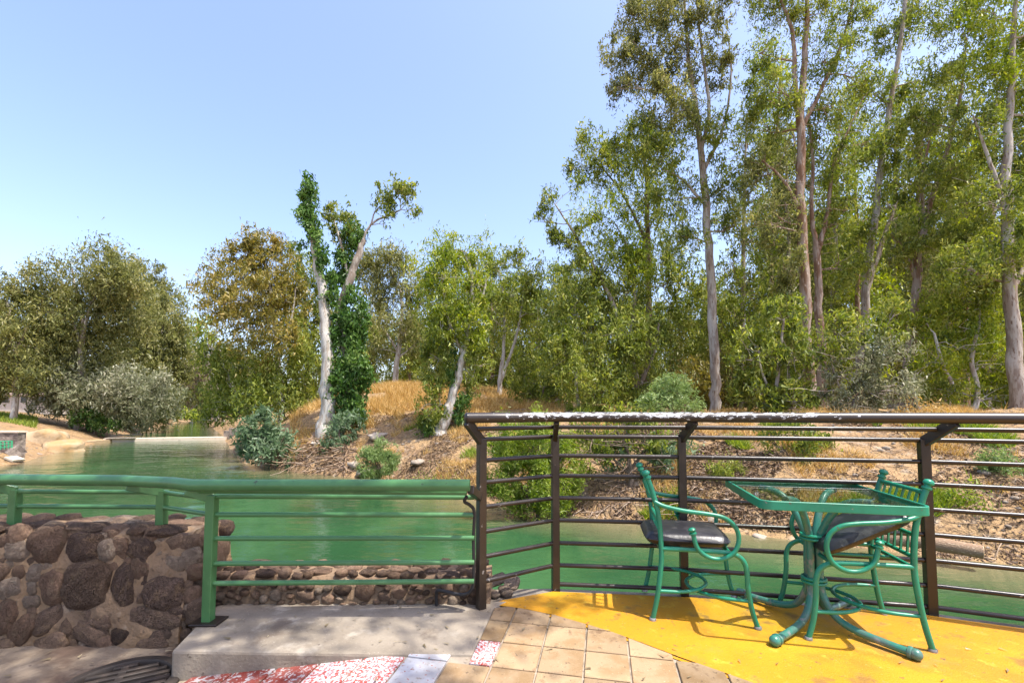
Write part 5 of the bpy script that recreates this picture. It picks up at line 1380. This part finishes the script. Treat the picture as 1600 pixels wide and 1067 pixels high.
def make_chair(loc, rz, label, cushion_on, splay=1.0):
    t = empty('armchair', loc, rz, label, 'chair', None)
    hw = .203
    for s in (-1, 1):
        bp_ = [(-.292, s * .218, .004), (-.262, s * .214, .14), (-.238, s * .208, .32), (-.234, s * hw, .44), (-.248, s * hw, .62), (-.282, s * hw, .76), (-.306, s * hw, .832)]
        lg = MB().tube(catmull(bp_, 6), .0148, 12).build('back_leg', M['teal'], t)
        d = Vector((-.028, 0, .078)).normalized()
        MB().lathe(Vector(bp_[-1]), [(.0165, -.004), (.023, .0), (.023, .010), (.015, .014), (.015, .020), (.024, .028), (.025, .038), (.018, .048), (.006, .053)], 12, d).build('finial', M['teal'], lg)
        fl = [(-.236, s * hw, .418), (-.08, s * .210, .420), (.08, s * .216, .420), (.165, s * .218, .412), (.215, s * .218, .380), (.236, s * .218, .32), (.240, s * .218, .22), (.258, s * .220, .10), (.286, s * .222, .004)]
        l2 = MB().tube(catmull(fl, 6), .0142, 12).build('front_leg', M['teal'], t)
        for q, par in ((bp_[0], lg), (fl[-1], l2)):
            MB().lathe(Vector((q[0], q[1], .0)), [(.021, 0), (.021, .010), (.017, .016)], 12).build('glide', M['worn_metal'], par)
        ar = [(-.270, s * (hw + .006), .695), (-.215, s * .222, .672), (-.10, s * .238, .652), (.03, s * .243, .640), (.115, s * .244, .622), (.172, s * .244, .575), (.190, s * .244, .505), (.165, s * .244, .430), (.100, s * .242, .388), (.025, s * .240, .392), (-.035, s * .238, .440), (-.058, s * .237, .520)]
        am = MB().tube(catmull(ar, 6), .0130, 12).build('armrest', M['teal'], t)
        MB().lathe(Vector(ar[-1]), [(.0145, -.004), (.022, 0), (.022, .008), (.014, .012), (.021, .020), (.022, .028), (.014, .037), (.004, .040)], 12, Vector((-.02, 0, .08)).normalized()).build('knob', M['teal'], am)
    def at_back(z):
        return float(np.interp(z, [.44, .62, .76, .832], [-.234, -.248, -.282, -.306]))
    for za, zb in ((.705, .812), (.470, .585)):
        pn = None
        for z in (za, zb):
            r_ = MB().tube([(at_back(z), -hw, z), (at_back(z), hw, z)], .0115, 10).build('back_rail', M['teal'], t)
            pn = pn or r_
        for k in range(6):
            y = -hw + (k + 1) * 2 * hw / 7
            MB().bar(Vector((at_back(za), y, za)), Vector((at_back(zb), y, zb)), .0095, .0095, up=(1, 0, 0)).build('spindle', M['teal'], pn)
    sf = [(-.236, -hw, .412), (-.236, hw, .412)]
    MB().tube(sf, .012, 8).build('seat_rail', M['teal'], t)
    MB().tube([(.15, -.216, .412), (.15, .216, .412)], .012, 8).build('seat_rail', M['teal'], t)
    MB().tube([(-.236, 0, .408), (.15, 0, .408)], .010, 8).build('seat_rail', M['teal'], t)
    u1 = [(-.252, -.212, .170), (-.12, -.200, .170), (-.02, -.150, .171), (.042, -.07, .172), (.055, 0, .172), (.042, .07, .172), (-.02, .150, .171), (-.12, .200, .170), (-.252, .212, .170)]
    u2 = [(.247, -.219, .150), (.12, -.200, .149), (.02, -.150, .149), (-.042, -.07, .148), (-.055, 0, .148), (-.042, .07, .148), (.02, .150, .149), (.12, .200, .149), (.247, .219, .150)]
    for up_ in (u1, u2):
        MB().tube(catmull(up_, 5), .0105, 10).build('stretcher', M['teal'], t)
    return t
def cushion_mesh(sx, sy, h):
    import bmesh
    mb = MB()
    n = 26
    V, F = [], []
    for top in (1, -1):
        for j in range(n + 1):
            for i in range(n + 1):
                a = -1 + 2 * i / n; b = -1 + 2 * j / n
                pw = 7
                k = max(abs(a), abs(b)) / max(1e-6, (abs(a) ** pw + abs(b) ** pw) ** (1 / pw))
                x, y = a * k, b * k
                ed = (abs(x) ** pw + abs(y) ** pw) ** (1 / pw)
                z = (max(0, 1 - ed ** 6)) ** .45 * (.5 + (.10 * (1 - x * x) * (1 - y * y) if top > 0 else 0))
                z += .02 * mnoise.noise(Vector((x * 2.2, y * 2.2, top * 3.0)))* (1 - ed ** 4)
                V.append((x * sx / 2, y * sy / 2, top * z * h))
    m_ = (n + 1) ** 2
    for t_ in (0, 1):
        for j in range(n):
            for i in range(n):
                a = t_ * m_ + j * (n + 1) + i
                f = (a, a + 1, a + n + 2, a + n + 1)
                F.append(f if t_ == 0 else f[::-1])
    me = MB().add(V, F).mesh('seat_cushion', M['vinyl'])
    return me
CH1 = (1.165, 2.90, 0)
ch1 = make_chair(CH1, math.atan2(-.18, .98), 'teal tubular armchair with its black seat cushion lying flat', True)
cu_me = cushion_mesh(.50, .42, .082)
cu = link_mesh('seat_cushion', cu_me, ch1, (-.075, 0, .466))
CH2 = (1.945, 2.668, 0)
A2 = math.atan2(.22, -.975)
ch2 = make_chair(CH2, A2, 'teal tubular armchair whose seat cushion is tipped up on edge', False)
c2, s2 = math.cos(A2), math.sin(A2)
lx, lz = -.045, .565
cu2 = link_mesh('loose_cushion', cu_me.copy(), None, (CH2[0] + lx * c2, CH2[1] + lx * s2, lz))
cu2.rotation_euler = (0, 0, 0)
cu2.matrix_world = Matrix.Translation((CH2[0] + lx * c2, CH2[1] + lx * s2, lz)) @ Matrix.Rotation(A2, 4, 'Z') @ Matrix.Rotation(R(27), 4, 'Y') @ Matrix.Rotation(R(3), 4, 'X')
tag(cu2, 'black vinyl seat cushion tipped up inside the armchair', 'cushion')

# chair outside the view whose slatted back throws its shadow on the deck
ch3 = make_chair((4.05, 1.85, 0), R(150), 'teal tubular armchair alone at the end of the terrace', True)
link_mesh('seat_cushion', cu_me, ch3, (-.055, 0, .466))

# leaf litter on the terrace
lr = np.random.default_rng(77)
n = 150
lx_ = np.concatenate([lr.uniform(-2.9, 0, 90), lr.uniform(0, 3, 60)])
ly_ = np.concatenate([lr.uniform(1.9, 2.9, 90), lr.uniform(1.9, 2.9, 60)])
lz_ = np.array([(.012 if (x > -1.75 and y > 2.42 and x < -.15) else zp(x, y) + .008) + (.008 if x < -1.8 else 0) for x, y in zip(lx_, ly_)])
ok = ~((lx_ > .9) & (lx_ < 2.3) & (ly_ > 2.3)) & ~((lx_ < -1.95) & (ly_ > 2.66))
a_ = lr.uniform(0, 6.28, n)
ax_ = np.stack([np.cos(a_), np.sin(a_), lr.normal(size=n) * .08], 1)
sd_ = np.stack([-np.sin(a_), np.cos(a_), lr.normal(size=n) * .25], 1)
ln_ = lr.uniform(.014, .05, n)
v_, q_ = leaves(np.stack([lx_, ly_, lz_], 1)[ok], unit(ax_)[ok], unit(sd_)[ok], ln_[ok], (ln_ * .3)[ok])
tag(link_mesh('leaf_litter', mesh_np('leaf_litter', v_, q_, [M['leaf_dry']], lr.uniform(.3, 1, int(ok.sum())))), 'small dry leaves and bits scattered on the terrace floor', 'leaves', kind='stuff')

# ================================================================== SHADE TREE BEHIND THE VIEWER (its boughs dapple the left side)
off = SUN * (7.6 / SUN.z)
shade = []
rsn = np.random.default_rng(123)
for x, y, rx, ry, K in [(-2.7, 2.75, .75, .55, 1.25), (-3.6, 2.7, .7, .6, 1.3), (-1.75, 2.75, .45, .4, .9), (-1.35, 2.62, .30, .16, .55), (-.50, 2.62, .30, .18, .6), (-2.9, 2.0, .9, .5, 1.2), (-.1, 2.75, .2, .2, .6), (-1.2, 2.3, .3, .12, .5), (-4.8, 2.6, .8, .8, 1.2), (.25, 2.98, .22, .10, .7), (-.35, 2.2, .2, .16, .45), (-3.4, 4.2, .9, .6, .6)]:
    dz = rsn.uniform(-.7, .9)
    c = Vector((x, y, 0)) + SUN * ((7.6 + dz) / SUN.z)
    shade.append((tuple(c), (rx, ry, .45), K))
tb = (-2.6, -2.4, -.2)
plant('shade_tree', 'tall leafy shade tree standing on the paved terrace side', 'tree', tb,
      [[(-2.6, -2.4, -.4, .26), (-2.5, -2.3, 1.0, .20), (-2.3, -1.8, 3.2, .17), (-1.8, -1.0, 5.2, .13), (-1.2, .0, 6.8, .10), (-.4, .9, 7.5, .07), (.6, 1.6, 7.8, .04)], [(-1.8, -1.0, 5.2, .09), (-2.0, .2, 6.6, .07), (-1.2, 1.4, 7.4, .04)], [(-1.2, .0, 6.8, .07), (.6, .4, 7.6, .05), (2.0, 1.2, 7.8, .03)]],
      [('crown', M['leaf_green'], shade + [((-2.6, -1.2, 7.2), (1.2, 1.2, .9), 1.2), ((-1.2, -1.4, 8.0), (1.3, 1.2, 1.0), 1.2), ((-3.6, -2.6, 7.4), (1.3, 1.3, 1.0), 1.2)])], M['bark_pale'], 321, leafL=.11, narrow=.34)
